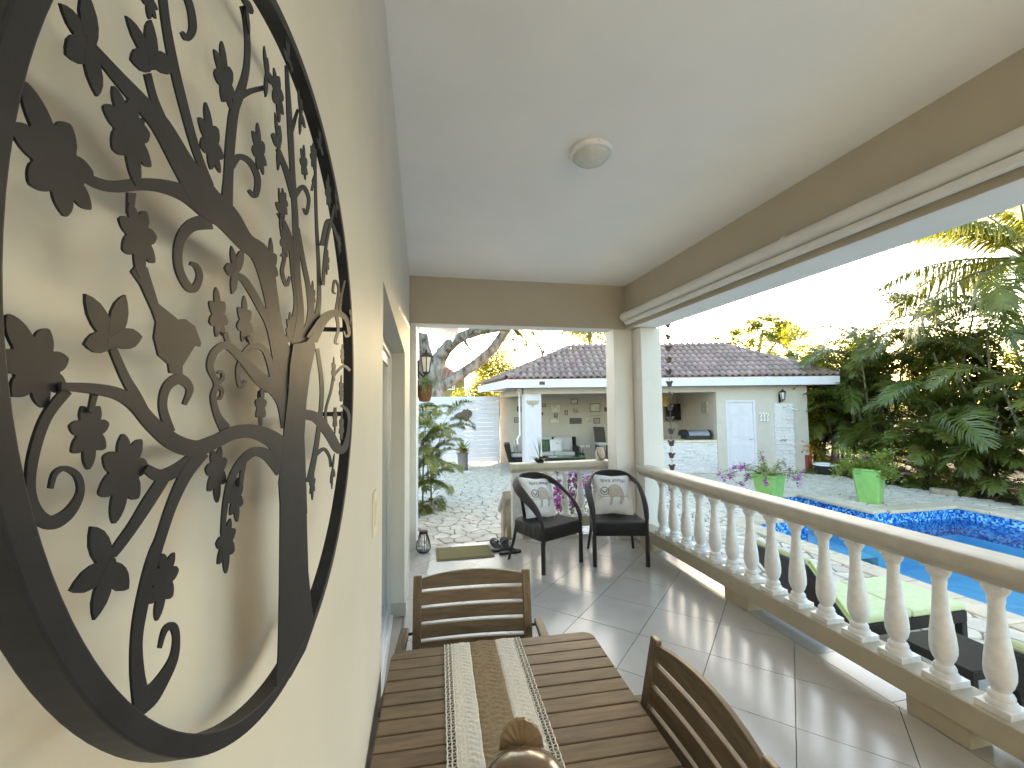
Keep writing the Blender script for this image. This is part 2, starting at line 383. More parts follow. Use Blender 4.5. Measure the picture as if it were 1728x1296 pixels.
patio = structure(g.build('patio', M['mortar']))
bed = MB().add([(11.15,-6,G-.008),(40,-6,G-.008),(40,30,G-.008),(12.4,30,G-.008),(11.6,11.0,G-.008),(11.15,9.5,G-.008)], [(0,1,2,3,4,5)])
structure(bed.build('planting_bed', M['soil']))

def in_pool(x, y, e): return (5.4-e < x < 10.02+e and -5 < y < 6.35+e) or (6.6-e < x < 8.1+e and 6 < y < 8.0+e)
def flag_cells(x0, x1, y0, y1, s, keep, seed):
    rg = random.Random(seed); nx, ny = int((x1-x0)/s)+3, int((y1-y0)/s)+3; st = {}
    for i in range(-2, nx+2):
        for j in range(-2, ny+2):
            st[i, j] = (x0+(i+.5+rg.uniform(-.42,.42)+(.25 if j % 2 else -.25))*s, y0+(j+.5+rg.uniform(-.42,.42))*s)
    out = []
    for i in range(0, nx):
        for j in range(0, ny):
            p = st[i, j]
            if not keep(*p): continue
            poly = [(p[0]-s*1.6,p[1]-s*1.6),(p[0]+s*1.6,p[1]-s*1.6),(p[0]+s*1.6,p[1]+s*1.6),(p[0]-s*1.6,p[1]+s*1.6)]
            for a in range(-2, 3):
                for b in range(-2, 3):
                    q = st.get((i+a, j+b))
                    if q is None or q == p: continue
                    dx, dy = q[0]-p[0], q[1]-p[1]
                    poly = clip_poly(poly, dx, dy, dx*(p[0]+q[0])/2+dy*(p[1]+q[1])/2)
                    if len(poly) < 3: break
                if len(poly) < 3: break
            if len(poly) >= 3: out.append(poly)
    return out
def flagstone(mb, poly, z, rg, gap=.009):
    o = inset(poly, gap*rg.uniform(.7,1.5)); 
    if len(o) < 3: return False
    n = len(o); cx = sum(p[0] for p in o)/n; cy = sum(p[1] for p in o)/n
    h = z + rg.uniform(-.004,.005); tx, ty = rg.uniform(-.012,.012), rg.uniform(-.012,.012)
    # knock the corners off so that the outline is broken, not a clean polygon
    ol = []
    for i in range(n):
        p, q = o[i], o[(i+1) % n]
        t = rg.uniform(.10,.22); ol.append((p[0]+(q[0]-p[0])*t, p[1]+(q[1]-p[1])*t)); t = rg.uniform(.78,.9)
        mx, my = p[0]+(q[0]-p[0])*.5, p[1]+(q[1]-p[1])*.5; k = rg.uniform(-.03,.01)
        ol.append((mx+(cx-mx)*-k, my+(cy-my)*-k)); ol.append((p[0]+(q[0]-p[0])*t, p[1]+(q[1]-p[1])*t))
    n = len(ol)
    top = [(cx+(x-cx)*.965, cy+(y-cy)*.965, h+tx*(x-cx)+ty*(y-cy)) for x, y in ol]
    mid = [(x, y, h-.010+tx*(x-cx)+ty*(y-cy)) for x, y in ol]; bot = [(x, y, z-.03) for x, y in ol]
    vs = bot+mid+top; fs = [tuple(range(2*n, 3*n))]
    for r in (0, 1):
        for k in range(n): fs.append((r*n+k, r*n+(k+1) % n, (r+1)*n+(k+1) % n, (r+1)*n+k))
    mb.add(vs, fs); return True
def keepP(x, y):
    if x < 2.72 and y < 5.2: return False
    if x < 1.05 and y < 5.9: return False
    if x < -.1 or in_pool(x, y, .2) or x > 11.2: return False
    lat, dep, _ = _rz @ Vector((x, y, 0))
    if dep > 12.65 and lat > .2: return dep < 12.65
    if dep > 15.3: return False
    px, py, d = proj((x, y, G))
    return d > .3 and -150 < px < 1950 and py < 1600
cells = flag_cells(-.2, 11.5, -.5, 15.6, .225, keepP, 3)
def pxarea(poly):
    q = [proj((x, y, G)) for x, y in poly]
    if any(a[2] < .3 for a in q): return 0
    vis = 1 if all(-20 < a[0] < 1750 and a[1] < 1300 for a in q) else .1
    return abs(area2([(a[0], a[1]) for a in q]))*vis
cells.sort(key=pxarea, reverse=True)
rg = random.Random(5)
for poly in cells[:290]:
    b = MB()
    if flagstone(b, poly, G, rg): b.build('flagstone', M['stone'], patio, fix=False)
b = MB()
for poly in cells[290:]: flagstone(b, poly, G, rg)
b.build('flagstone', M['stone'], patio, fix=False, kind='stuff')

# steps down from the porch
for k, (y0, y1, z) in enumerate(((5.10,5.52,-.135),(5.52,5.94,-.27))):
    st = structure(MB().box(-.055,1.0,y0,y1,G-.02,z-.02).build('garden_step', M['mortar']))
    b = flag_cells(0, .9, y0, y1, .27, lambda x, y: True, 9+k)
    for poly in b:
        poly = clip_rect(poly, -.05, .995, y0+.002, y1)
        if len(poly) > 2 and abs(area2(poly)) > .006:
            q = MB()
            if flagstone(q, poly, z, rg, .006): q.build('flagstone', M['stone'], st, fix=False)

# porch floor with diagonal tiles
fl = structure(MB().box(PX0-.3,PX1,PY0,PY1,G-.05,-.011).build('porch_floor', M['grout']))
TS = .455; r2 = math.sqrt(.5)
for i in range(-8, 14):
    for j in range(-8, 14):
        s0, d0 = 2.595+(i-4)*TS, .036+(j-4)*TS
        gq = .0022
        poly = [((s-d)*r2, (s+d)*r2) for s, d in ((s0+gq,d0+gq),(s0+TS-gq,d0+gq),(s0+TS-gq,d0+TS-gq),(s0+gq,d0+TS-gq))]
        poly = clip_rect(poly, WX, 2.455, PY0+.02, PY1-.12)
        if len(poly) < 3 or abs(area2(poly)) < 2e-4: continue
        if area2(poly) < 0: poly = poly[::-1]
        z = random.uniform(-.0003,.0003)
        MB().prism([(x,y,-.0115) for x, y in poly], (0,0,.0115+z)).build('floor_tile', M['tile'], fl, bevel=0)
y = PY1-.02
while y > -1.0:                                # straight border tiles under the balustrade
    MB().box(2.459,PX1+.015,y-TS+.004,y,-.0115,.0006).build('border_tile', M['tile'], fl); y -= TS
x = WX
while x < 2.4:
    MB().box(x+.002,min(x+TS,2.455)-.002,PY1-.116,PY1+.02,-.0115,.0006).build('border_tile', M['tile'], fl); x += TS

# ------------------------------------------------------------------ the house with its porch
CZ = 3.07
ho = thing('house', 'cream house with a roofed porch, shade-toned beams, square corner columns and white ceiling', 'house', (WX,1,0))
DY0, DY1, DZ = 1.52, 3.5, 2.04               # sliding-door opening
wl = MB().box(WX-.3,WX,PY0-.2,DY0,-.4,CZ+.1).box(WX-.3,WX,DY0,DY1,DZ,CZ+.1).box(WX-.3,WX,DY1,5.05,-.4,CZ+.1)
wl.build('wall', M['wall'], ho)
MB().box(-.35,-.06,5.052,9.6,-.5,3.05).build('wall', M['column'], ho)
MB().box(-.4,2.8,PY0-.2,PY0,-.4,CZ+.1).build('wall', M['wall'], ho)  # unseen end wall, assumed closed to darken the near porch
MB().box(WX-.4,2.46,PY0-.2,4.81,CZ,CZ+.06).build('ceiling', M['ceil'], ho)
MB().box(WX-.6,3.05,PY0-.5,5.45,CZ+.12,CZ+.3).build('roof_slab', M['ceil'], ho)  # unseen slab over the ceiling, added with an overhang to cast shade
MB().box(2.455,2.78,PY0-.2,4.81,2.53,CZ+.118).build('beam', M['beam'], ho, bevel=.004)
MB().box(2.4545,2.7805,PY0,4.6,2.526,2.5295).build('beam_soffit', M['ceil'], ho)
MB().box(WX-.02,2.78,4.812,5.05,2.54,CZ+.118).build('beam', M['beam'], ho, bevel=.004)
MB().box(WX+.01,2.3,4.814,5.048,2.536,2.5395).build('beam_soffit', M['column'], ho)
MB().box(2.545,2.805,4.60,5.05,-.4,2.5255).build('column', M['column'], ho, bevel=.006)
MB().box(2.30,2.542,4.81,5.055,-.4,2.5355).build('column', M['column'], ho, bevel=.006)
MB().box(2.53,2.547,4.585,4.80,.002,.10).box(2.53,2.82,4.585,4.598,.002,.10).build('column_base', M['column'], ho)
MB().box(WX+.001,WX+.012,DY1,4.95,.002,.09).build('skirting', M['tile'], ho)
MB().box(-.06,-.048,5.06,5.2,-.2,.09).build('skirting', M['tile'], ho)
sk_ = MB().box(WX-.12,WX-.001,DY1-.012,DY1-.001,.002,.09); sk_.build('skirting', M['tile'], ho)
# eaves of the next roof
e = MB().prism([(-.06,5.6,3.03),(.57,5.6,2.885),(.57,5.6,2.93),(-.06,5.6,3.16)], (0,2.6,0)); ev = e.build('eaves', M['white'], ho)
MB().box(.572,.592,5.6,8.22,2.85,2.965).build('fascia_board', M['white'], ev)
# sliding door
sx = WX-.10
MB().box(sx-.08,sx,DY0,DY1,.0,.018).box(sx-.08,sx,DY1-.05,DY1-.013,.018,DZ).box(sx-.08,sx,DY0,DY0+.05,.018,DZ).box(sx-.08,sx,DY0+.05,DY1-.05,DZ-.05,DZ-.001).build('door_frame', M['alu'], ho, bevel=.002)
for a, b_, xo in ((DY0+.05,2.55,-.055),(2.48,DY1-.05,-.03)):
    lf = MB().box(sx+xo-.012,sx+xo+.012,a,a+.055,.02,DZ-.05).box(sx+xo-.012,sx+xo+.012,b_-.055,b_,.02,DZ-.05).box(sx+xo-.012,sx+xo+.012,a+.055,b_-.055,.02,.09).box(sx+xo-.012,sx+xo+.012,a+.055,b_-.055,DZ-.12,DZ-.05).build('sliding_door', M['alu'], ho, bevel=.002)
    MB().box(sx+xo-.004,sx+xo+.004,a+.05,b_-.05,.085,DZ-.115).build('door_pane', M['glassdark'], lf)
MB().box(sx-.02,sx+.01,DY0,DY1-.012,-.01,.001).box(sx+.001,sx+.018,DY0,DY1-.012,.001,.014).build('door_track', M['whitemetal'], ho)
MB().box(-1.2,WX-.301,DY0-.1,DY1+.1,-.02,0).box(-1.2,-1.15,DY0-.1,DY1+.1,0,2.3).box(-1.2,WX-.301,DY1+.1,DY1+.15,0,2.3).box(-1.2,WX-.301,DY0-.15,DY0-.1,0,2.3).box(-1.2,WX-.301,DY0-.15,DY1+.15,2.3,2.35).build('room_interior', M['phin'], ho)

# light switch
p = onX(630,866,WX)
s_ = thing('light_switch', 'cream plastic light switch plate on the wall beyond the metal tree', 'switch', p)
MB().box(WX,WX+.006,p.y-.035,p.y+.035,p.z-.06,p.z+.06).build('plate', M['switch'], s_, bevel=.002)
MB().box(WX+.0062,WX+.010,p.y-.014,p.y+.014,p.z-.03,p.z+.03).build('rocker', M['switch'], s_, bevel=.001)

# ceiling light
lx, ly = onZ(997,265,3.03).xy
t = thing('ceiling_light', 'round frosted glass ceiling light in a white ring', 'ceiling light', (lx,ly,CZ))
MB().lathe([(.118,-.002),(.124,-.010),(.124,-.026),(.118,-.034),(.106,-.036)], 40, (lx,ly,CZ)).build('rim', M['white'], t, smooth=True)
MB().lathe([(.106,-.030),(.103,-.042),(.09,-.058),(.065,-.070),(.035,-.077),(.006,-.079)], 40, (lx,ly,CZ)).build('glass_dome', mat('frosted_glass', (.60,.62,.57), .25, var=.06, vscale=30, spec=.5), t, smooth=True)
for k in range(3):
    a = k*2.09+.5; MB().lathe([(.006,-.004),(.006,.004)], 8, (lx+.126*math.cos(a), ly+.126*math.sin(a), CZ-.018)).build('screw', M['whitemetal'], t)

# rolled-up sun blind on the inside of the long beam
t = thing('roller_blind', 'white rolled-up sun blind fixed along the inner face of the long beam', 'blind', (2.40,4.72,2.665))
MB().tube([(2.402,4.74,2.668),(2.402,-2.1,2.668)], .05, 20).build('blind_roll', M['whitemetal'], t, smooth=True)
MB().box(2.375,2.43,-2.1,4.68,2.565,2.612).build('bottom_bar', M['whitemetal'], t, bevel=.012)
for y in (4.72, 2.4, .1): MB().box(2.40,2.456,y-.02,y+.02,2.60,2.735).build('bracket', M['whitemetal'], t, bevel=.004)

# ------------------------------------------------------------------ balustrades
RAILSEC = [(-.066,0),(-.066,.018),(-.072,.026),(-.086,.034),(-.094,.046),(-.097,.058),(-.097,.094),(-.094,.102),(-.086,.108)]
RAILSEC = RAILSEC + [(-a, b) for a, b in RAILSEC[::-1]]
def rail(mb, p, q, up=(0,0,1)):
    p, q, up = Vector(p), Vector(q), Vector(up); d = (q-p).normalized(); x = d.cross(up).normalized(); y = x.cross(d)
    secs = [[c+x*a+y*b for a, b in RAILSEC] for c in (p, q)]; mb.loft(secs); return mb
BPROF = [(.030,.555),(.045,.55),(.049,.535),(.043,.52),(.034,.508),(.030,.495),(.031,.48),(.027,.462),(.0285,.43),(.034,.36),(.042,.29),(.050,.225),(.0535,.175),(.052,.145),(.044,.115),(.035,.098),(.032,.088),(.041,.080),(.046,.068),(.044,.055),(.052,.047),(.056,.036),(.056,.030)]
bm_ = MB().lathe(BPROF[::-1], 24).box(-.062,.062,-.062,.062,0,.030).box(-.050,.050,-.050,.050,.553,.572)
BALM = bm_.mesh('baluster', M['bal'], smooth=True)
def baluster(par, x, y, z, sc=1.):
    o = link('baluster', BALM, par); o.location = Vector((x,y,z)) - OFF[par.name]; o.scale = (1,1,sc); o.rotation_euler = (random.uniform(-.008,.008),random.uniform(-.008,.008),random.uniform(-.06,.06)); return o
b1 = thing('balustrade', 'long white balustrade with beige coping along the pool side of the porch', 'balustrade', (2.53,2,0))
rail(MB(), (2.535,4.60,.792), (2.535,-2.1,.792)).build('top_rail', M['rail'], b1, smooth=True)
MB().box(2.442,2.618,-2.1,4.598,.10,.222).build('bottom_rail', M['rail2'], b1, bevel=.006)
for y0, y1 in ((2.93,3.19),(1.565,1.83),(.2,.46),(4.33,4.59)): MB().box(2.462,2.602,y0,y1,.0015,.0995).build('plinth_block', M['rail2'], b1, bevel=.004)
for k in range(26): baluster(b1, 2.535, 4.222-.2105*k, .2215)
b2 = thing('balustrade', 'short white balustrade with beige coping behind the two wicker chairs', 'balustrade', (1.7,5.18,0))
rail(MB(), (1.07,5.19,.792), (2.299,5.19,.792)).box(2.299,2.42,5.10,5.28,.80,.895).build('top_rail', M['rail'], b2, smooth=True)
MB().box(1.16,2.31,5.115,5.265,.10,.222).build('bottom_rail', M['rail2'], b2, bevel=.006)
for y0, y1 in ((1.16,1.32),(1.7,1.86)): MB().box(y0,y1,5.13,5.25,-.35,.0995).build('plinth_block', M['rail2'], b2, bevel=.004)
for k in range(5): baluster(b2, 1.36+.205*k, 5.19, .2215)
b3 = thing('stair_balustrade', 'sloping white stair rail with beige coping going down to the stone path', 'balustrade', (1.06,5.7,G))
rail(MB(), (1.095,5.26,.455), (1.095,5.64,.175), (0,.59,.80)).build('top_rail', M['rail'], b3, smooth=True)
MB().prism([(1.02,5.43,G),(1.02,5.60,G),(1.02,5.60,.225),(1.02,5.43,.35)], (.15,0,0)).build('newel_post', M['rail'], b3, bevel=.006)
MB().prism([(1.035,5.27,-.05),(1.035,5.429,-.16),(1.035,5.429,.0),(1.035,5.27,.12)], (.12,0,0)).build('bottom_rail', M['rail2'], b3, bevel=.004)
MB().box(1.085,1.205,5.125,5.258,-.02,.79).build('end_post', M['bal'], b2, bevel=.006)

# ------------------------------------------------------------------ pool
OUT = [(5.4,-4),(10.02,-4),(10.02,6.35),(8.1,6.35),(8.1,8.0),(6.6,8.0),(6.6,6.35),(5.4,6.35)]
ZM, ZB = -.93, -1.5
pool = MB()
for i in range(len(OUT)):
    a, b_ = OUT[i], OUT[(i+1) % len(OUT)]
    pool.add([(a[0],a[1],ZM),(b_[0],b_[1],ZM),(b_[0],b_[1],ZB),(a[0],a[1],ZB)], [(0,1,2,3)])
pool.add([(x,y,ZB) for x, y in OUT[:3]]+[(5.4,6.35,ZB)], [(0,1,2,3)]).add([(6.6,6.35,ZB+.3),(8.1,6.35,ZB+.3),(8.1,8.0,ZB+.3),(6.6,8.0,ZB+.3)], [(0,1,2,3)])
po = structure(pool.build('pool_basin', M['plaster_blue'], fix=False))
wb = MB()
for i in range(len(OUT)):
    a, b_ = OUT[i], OUT[(i+1) % len(OUT)]
    wb.add([(a[0],a[1],G-.02),(b_[0],b_[1],G-.02),(b_[0],b_[1],ZM),(a[0],a[1],ZM)], [(0,1,2,3)])
wb.build('mosaic_band', M['mosaic'], po, fix=False)
structure(MB().add([(5.39,-3.99,-.62),(10.03,-3.99,-.62),(10.03,6.36,-.62),(8.11,6.36,-.62),(8.11,8.01,-.62),(6.59,8.01,-.62),(6.59,6.36,-.62),(5.39,6.36,-.62)], [tuple(range(8))]).build('pool_water', M['water'], fix=False))
# coping stones: (run from a to b, outward normal)
rg = random.Random(8)
def coping(ax, ay, bx, by, nx, ny, ext0=0, ext1=0):
    L = math.hypot(bx-ax, by-ay); ux, uy = (bx-ax)/L, (by-ay)/L; s = -ext0
    while s < L+ext1-.05:
        e = min(s+rg.uniform(.42,.62), L+ext1)
        if L+ext1-e < .2: e = L+ext1
        p = [(ax+ux*t_+nx*o_, ay+uy*t_+ny*o_) for t_, o_ in ((s+.005,-.03),(e-.005,-.03),(e-.005,.31+rg.uniform(-.02,.02)),(s+.005,.31+rg.uniform(-.02,.02)))]
        z = rg.uniform(0,.004)
        MB().prism([(x,y,G-.045) for x, y in p], (0,0,.059+z)).build('coping_stone', M['coping'], po, bevel=.012)
        s = e
coping(5.4,6.35,5.4,-.6,-1,0,.31,0)
coping(5.4,6.35,6.6,6.35,0,1,.0,-.31)
coping(6.6,6.38,6.6,8.0,-1,0,0,.31); coping(6.6,8.0,8.1,8.0,0,1,0,.31); coping(8.1,8.0,8.1,6.35,1,0,0,-.02)
coping(8.42,6.35,10.02,6.35,0,1,0,.31); coping(10.02,6.35,10.02,.8,1,0,0,0)
# ================================================================== PORCH OBJECTS
# ------------------------------------------------------------------ tree of life wall art
AD = .105                                  # distance of the metal sheet beside the camera; it hangs very slightly askew
AB, AC = .0257, -.0042                     # its small turn against the wall
AN = Vector((1,-AB,-AC)).normalized(); AE1 = Vector((AB,1,0)).normalized(); AE2 = AN.cross(AE1)
acy, acz, ARI, ARO = 3.4734*AD, .4338*AD, 2.2492*AD, 2.3306*AD
AP0 = Vector((-AD+AB*acy+AC*acz, acy, CAMZ+acz)); AX = 0.
def R1(p): return (p[0]/2.7, p[1]/2.7)
def R2(p): return (p[0]/2.7, 440+p[1]/2.7)
def R3(p): return (p[0]/2.7, 816+p[1]/2.7)
def R5(p): return (340+p[0]/4.05, 240+p[1]/4.05)
def R6(p): return (340+p[0]/3.6, 500+p[1]/3.6)
def R7(p): return (340+p[0]/4.63, p[1]/4.63)
def plane(p):
    d = ray(*p); q = d*((AP0-CAM).dot(AN)/d.dot(AN)) - (AP0-CAM); return (q.dot(AE1), q.dot(AE2))
art = localthing('wall_art', 'round dark metal tree of life with leaves and a bird hung on the cream wall', 'wall art', AP0)
art.rotation_euler = Matrix((AN, AE1, AE2)).transposed().to_euler()
NR = 160; rv = []; rf = []
for k in range(NR):
    a = 2*PI*k/NR; c_, s_ = math.cos(a), math.sin(a)
    for r, x in ((ARO, AX), (ARI, AX), (ARI, AX-.012), (ARO, AX-.012)): rv.append((x, r*c_, r*s_))
for k in range(NR):
    k2 = (k+1) % NR
    for q in range(4): rf.append((4*k+q, 4*k+(q+1) % 4, 4*k2+(q+1) % 4, 4*k2+q))
MB().add(rv, rf).build('rim', M['iron'], art, bevel=.0008)
for q_ in (-.22, .25, 2.9, 3.3):     # stand-offs behind the rim
    yy, zz = (ARI+ARO)/2*math.cos(q_), (ARI+ARO)/2*math.sin(q_); gx = (AP0+AE1*yy+AE2*zz).x-WX-.0006; MB().tube([(-.0119,yy,zz),(-gx,yy,zz)], .003, 8).build('stand_off', M['iron'], art)
_lay = [0]
def sheet(name, pts, mt='iron', th=.0008):   # closed outline in plane coordinates -> thin plate
    _lay[0] += 1; x = AX - .0004 - (_lay[0] % 40)*.00006
    b = bmesh.new()
    vs = [b.verts.new((x, y, z)) for y, z in pts]
    es = [b.edges.new((vs[i], vs[(i+1) % len(vs)])) for i in range(len(vs))]
    bmesh.ops.triangle_fill(b, edges=es, use_beauty=True)
    fs = b.faces[:]
    if not fs: b.free(); return None
    ex = bmesh.ops.extrude_face_region(b, geom=fs)
    bmesh.ops.translate(b, verts=[v for v in ex['geom'] if isinstance(v, bmesh.types.BMVert)], vec=(-th,0,0))
    bmesh.ops.recalc_face_normals(b, faces=b.faces)
    me = bpy.data.meshes.new(name); b.to_mesh(me); b.free(); me.materials.append(M[mt])
    return link(name, me, art)
def branch(f, pts, name='branch'):
    s = 2.7 if f in (R1, R2, R3) else 4.05 if f is R5 else 3.6 if f is R6 else 4.63
    q = [(*f(p), p[2]/s/2) for p in pts]; q = catmull(q, 7)
    l, r = [], []
    for i in range(len(q)):
        a, b = q[max(i-1,0)], q[min(i+1,len(q)-1)]; dx, dy = b[0]-a[0], b[1]-a[1]; n = math.hypot(dx,dy) or 1
        nx, ny = -dy/n, dx/n; w_ = max(q[i][2], .6)
        l.append((q[i][0]+nx*w_, q[i][1]+ny*w_)); r.append((q[i][0]-nx*w_, q[i][1]-ny*w_))
    # one quad strip: robust for curls that cross themselves
    _lay[0] += 1; x = AX - .0004 - (_lay[0] % 40)*.00006; th = .0008
    L_ = [plane(p) for p in l]; R__ = [plane(p) for p in r]; n = len(L_); vs = []; fs = []
    for (a, b) in zip(L_, R__): vs += [(x,*a),(x,*b),(x-th,*b),(x-th,*a)]
    for i in range(n-1):
        for k in range(4): fs.append((4*i+k, 4*i+(k+1) % 4, 4*i+4+(k+1) % 4, 4*i+4+k))
    fs += [(3,2,1,0), (4*n-4,4*n-3,4*n-2,4*n-1)]
    return MB().add(vs, fs).build(name, M['iron'], art)
trunk = [R3(p) for p in ((1235,985),(1262,935),(1272,780),(1278,500),(1281,200),(1281,0))]+[R2(p) for p in ((1284,1150),(1275,1010),(1290,900),(1300,760),(1318,600),(1325,480),(1340,380),(1400,370),(1432,330),(1440,400),(1415,520),(1400,640),(1390,800),(1398,1000),(1403,1150))]+[R3(p) for p in ((1400,60),(1402,200),(1408,400),(1424,560),(1436,640),(1395,760),(1330,880))]
sheet('trunk', [plane(p) for p in trunk])
BR = [
 (R2,[(1320,900,110),(1255,820,80),(1160,778,64),(1070,785,60),(985,825,62),(900,855,74),(800,825,78),(705,745,70),(625,655,62),(545,605,55),(430,582,48),(290,572,36)]),
 (R2,[(1290,960,60),(1225,885,52),(1160,872,42),(1100,925,36),(1060,1000,30),(1038,1090,24),(1026,1200,20),(1030,1235,18)]),
 (R2,[(1120,915,22),(1110,975,18),(1105,1030,16)]),
 (R2,[(935,870,60),(860,970,54),(795,1110,46),(745,1260,44),(720,1330,52),(690,1430,54),(655,1590,54),(636,1730,50),(640,1880,62),(660,2010,80)]),
 (R3,[(635,1040,60),(690,975,84),(745,905,60),(802,800,38),(816,705,30),(800,648,36),(764,668,24),(741,748,14)]),
 (R2,[(890,905,60),(815,955,58),(745,980,58),(680,945,40)]),
 (R2,[(775,970,46),(700,1085,54),(625,1205,46),(565,1290,44),(530,1340,34)]),
 (R2,[(790,780,44),(757,665,36),(775,575,40),(832,538,48),(878,582,32),(854,655,18)]),
 (R2,[(715,748,26),(640,620,44),(588,530,40),(530,395,34)]),
 (R2,[(330,590,44),(235,715,46),(178,890,46),(165,1040,42),(190,1145,62),(255,1192,64),(335,1150,50),(388,1060,32),(376,980,30),(320,945,24),(275,970,22),(256,1036,18)]),
 (R2,[(455,600,28),(435,690,22)]),
 (R2,[(1318,760,52),(1298,650,52),(1258,580,62),(1205,545,60),(1140,475,44),(1085,415,36),(1038,385,34),(990,420,34),(972,485,30),(1000,560,24),(986,620,26),(1003,700,30),(1040,765,50)]),
 (R2,[(1000,562,20),(1030,535,16),(1024,505,12),(1006,512,9)]),
 (R2,[(1000,565,18),(1026,590,16),(1018,628,12),(1002,622,9)]),
 (R2,[(1060,390,20),(1040,330,20)]), (R2,[(1165,385,20),(1146,345,18)]),
 (R2,[(1262,575,32),(1248,490,28),(1218,405,28),(1162,388,25),(1120,432,20),(1098,500,17),(1110,572,20),(1134,548,14)]),
 (R2,[(1230,590,24),(1210,590,20),(1208,620,16)]),
 (R2,[(1345,560,64),(1300,420,72),(1268,290,58),(1246,150,62),(1205,-20,86),(1130,-90,80),(1050,-195,112),(965,-270,128),(860,-430,100),(762,-605,84),(680,-705,72),(560,-840,56),(440,-985,34)]),
 (R2,[(1308,640,50),(1255,330,40),(1195,200,34),(1130,90,32),(1085,60,20)]),
 (R1,[(975,965,84),(870,885,74),(765,850,62),(665,842,56),(560,852,54),(480,838,48),(390,790,38)]),
 (R1,[(628,880,38),(622,975,28)]),
 (R1,[(985,1010,72),(895,1030,58),(842,1105,42),(838,1215,36),(875,1300,36),(910,1315,34),(932,1260,28),(918,1215,24),(890,1200,16)]),
 (R1,[(1048,1010,60),(1060,820,42),(1070,650,42),(1086,510,42),(1112,430,40),(1140,320,28),(1146,200,24),(1136,90,22),(1122,30,20)]),
 (R1,[(1100,450,34),(1160,418,26),(1230,400,22)]),
 (R1,[(1072,760,36),(1110,716,28),(1160,742,26),(1192,815,26),(1182,892,24),(1152,868,14)]),
 (R1,[(985,850,26),(920,690,34),(850,430,38),(810,250,38),(784,100,36),(768,-40,36)]),
 (R1,[(790,600,44),(735,460,32),(704,340,30)]),
 (R1,[(690,560,36),(640,555,30),(610,560,24)]),
 (R1,[(860,-60,30),(896,40,30),(906,135,32),(882,178,28),(858,150,15)]),
 (R1,[(1362,1000,26),(1350,800,22),(1338,580,24),(1322,300,13)]),
 (R1,[(1356,900,30),(1325,790,26),(1284,680,18)]), (R1,[(1345,600,18),(1365,530,12),(1375,500,10)]),
 (R1,[(1358,900,22),(1395,852,20),(1422,905,14),(1412,975,12),(1398,950,8)]),
 (R1,[(1362,980,26),(1366,1080,26),(1372,1260,28),(1385,1440,32),(1360,1620,60)]),
 (R1,[(1372,1040,18),(1400,1200,20),(1424,1330,22),(1430,1460,34),(1385,1600,60)]),
 (R1,[(1452,680,9),(1455,950,12),(1468,1250,15),(1466,1400,20),(1440,1500,36),(1400,1600,56)]),
 (R1,[(1290,970,18),(1338,1085,24),(1358,1250,26),(1372,1400,30),(1340,1560,50)]),
 (R1,[(1285,1160,16),(1300,1175,16),(1290,1240,16),(1310,1300,16),(1325,1260,10)]),
 (R1,[(1470,1120,18),(1495,1010,18),(1520,1030,14),(1545,1100,12)]), (R1,[(1476,1300,14),(1490,1120,12),(1530,930,10)]),
 (R1,[(1430,830,9),(1440,800,9),(1425,870,9)]),
 (R2,[(1425,360,56),(1478,270,42),(1530,238,30),(1578,262,20),(1594,330,14),(1580,345,9),(1570,320,7)]),
 (R2,[(1536,240,16),(1545,310,12),(1532,370,12),(1545,380,7)]),
 (R2,[(1550,240,14),(1560,160,10),(1575,90,8)]),(R2,[(1536,230,12),(1548,130,10),(1530,90,10),(1522,140,9),(1535,150,6)]),
 (R2,[(1390,700,46),(1448,716,46),(1505,790,44),(1545,858,40),(1576,848,28),(1595,760,18),(1590,690,14),(1560,658,12)]),
 (R2,[(1452,400,16),(1472,560,18),(1466,700,18),(1442,880,22),(1415,1010,28)]),
 (R2,[(1440,890,16),(1480,858,16),(1506,890,12),(1514,940,10)]),
 (R2,[(1500,790,14),(1490,690,10),(1515,590,10),(1530,500,12)]), (R2,[(1530,520,10),(1570,480,12),(1600,500,12)]),
]
for f, p in BR: branch(f, p)
# leaves: outlines in a unit square, stem at (0,-.5), tip up
ML = []
for k in range(98):                        # seven rounded lobes, the middle one drawn out to a tip, notch at the stem
    a = -PI/2+2*PI*(k+.5)/98; c_ = abs(math.cos(3.5*(a-PI/2))); c_ = 1-math.acos(min(1,c_))/(PI/2); up_ = max(0, math.cos(a-PI/2))
    r = .50*(.56+.44*c_**.62)*(1+.20*up_**2)
    if up_ > .93: r *= 1+.16*(up_-.93)/.07
    ML.append((r*math.cos(a)*.92, r*math.sin(a)-.04))
def petal(a, l, w_): return [(l*t*math.cos(a)-w_*s*math.sin(a), l*t*math.sin(a)+w_*s*math.cos(a)) for t, s in ((-.16,.3),(.08,.62),(.3,.92),(.5,1),(.7,.86),(.88,.45),(1,0),(.88,-.45),(.7,-.86),(.5,-1),(.3,-.92),(.08,-.62),(-.16,-.3))]
rg = random.Random(2)
def maple(f, cx, cy, h, rot):
    s = 2.7; c = plane(f((cx,cy))); a = plane(f((cx,cy-h/2))); b = plane(f((cx,cy+h/2))); S = abs(a[1]-b[1])*.98
    r = R_(rot); fl_ = rg.choice((-1,1)); pts = ML
    pts = [(c[0]+S*(x*fl_*math.cos(r)-y*math.sin(r)), c[1]+S*(x*fl_*math.sin(r)+y*math.cos(r))) for x, y in pts]
    sheet('leaf', pts)
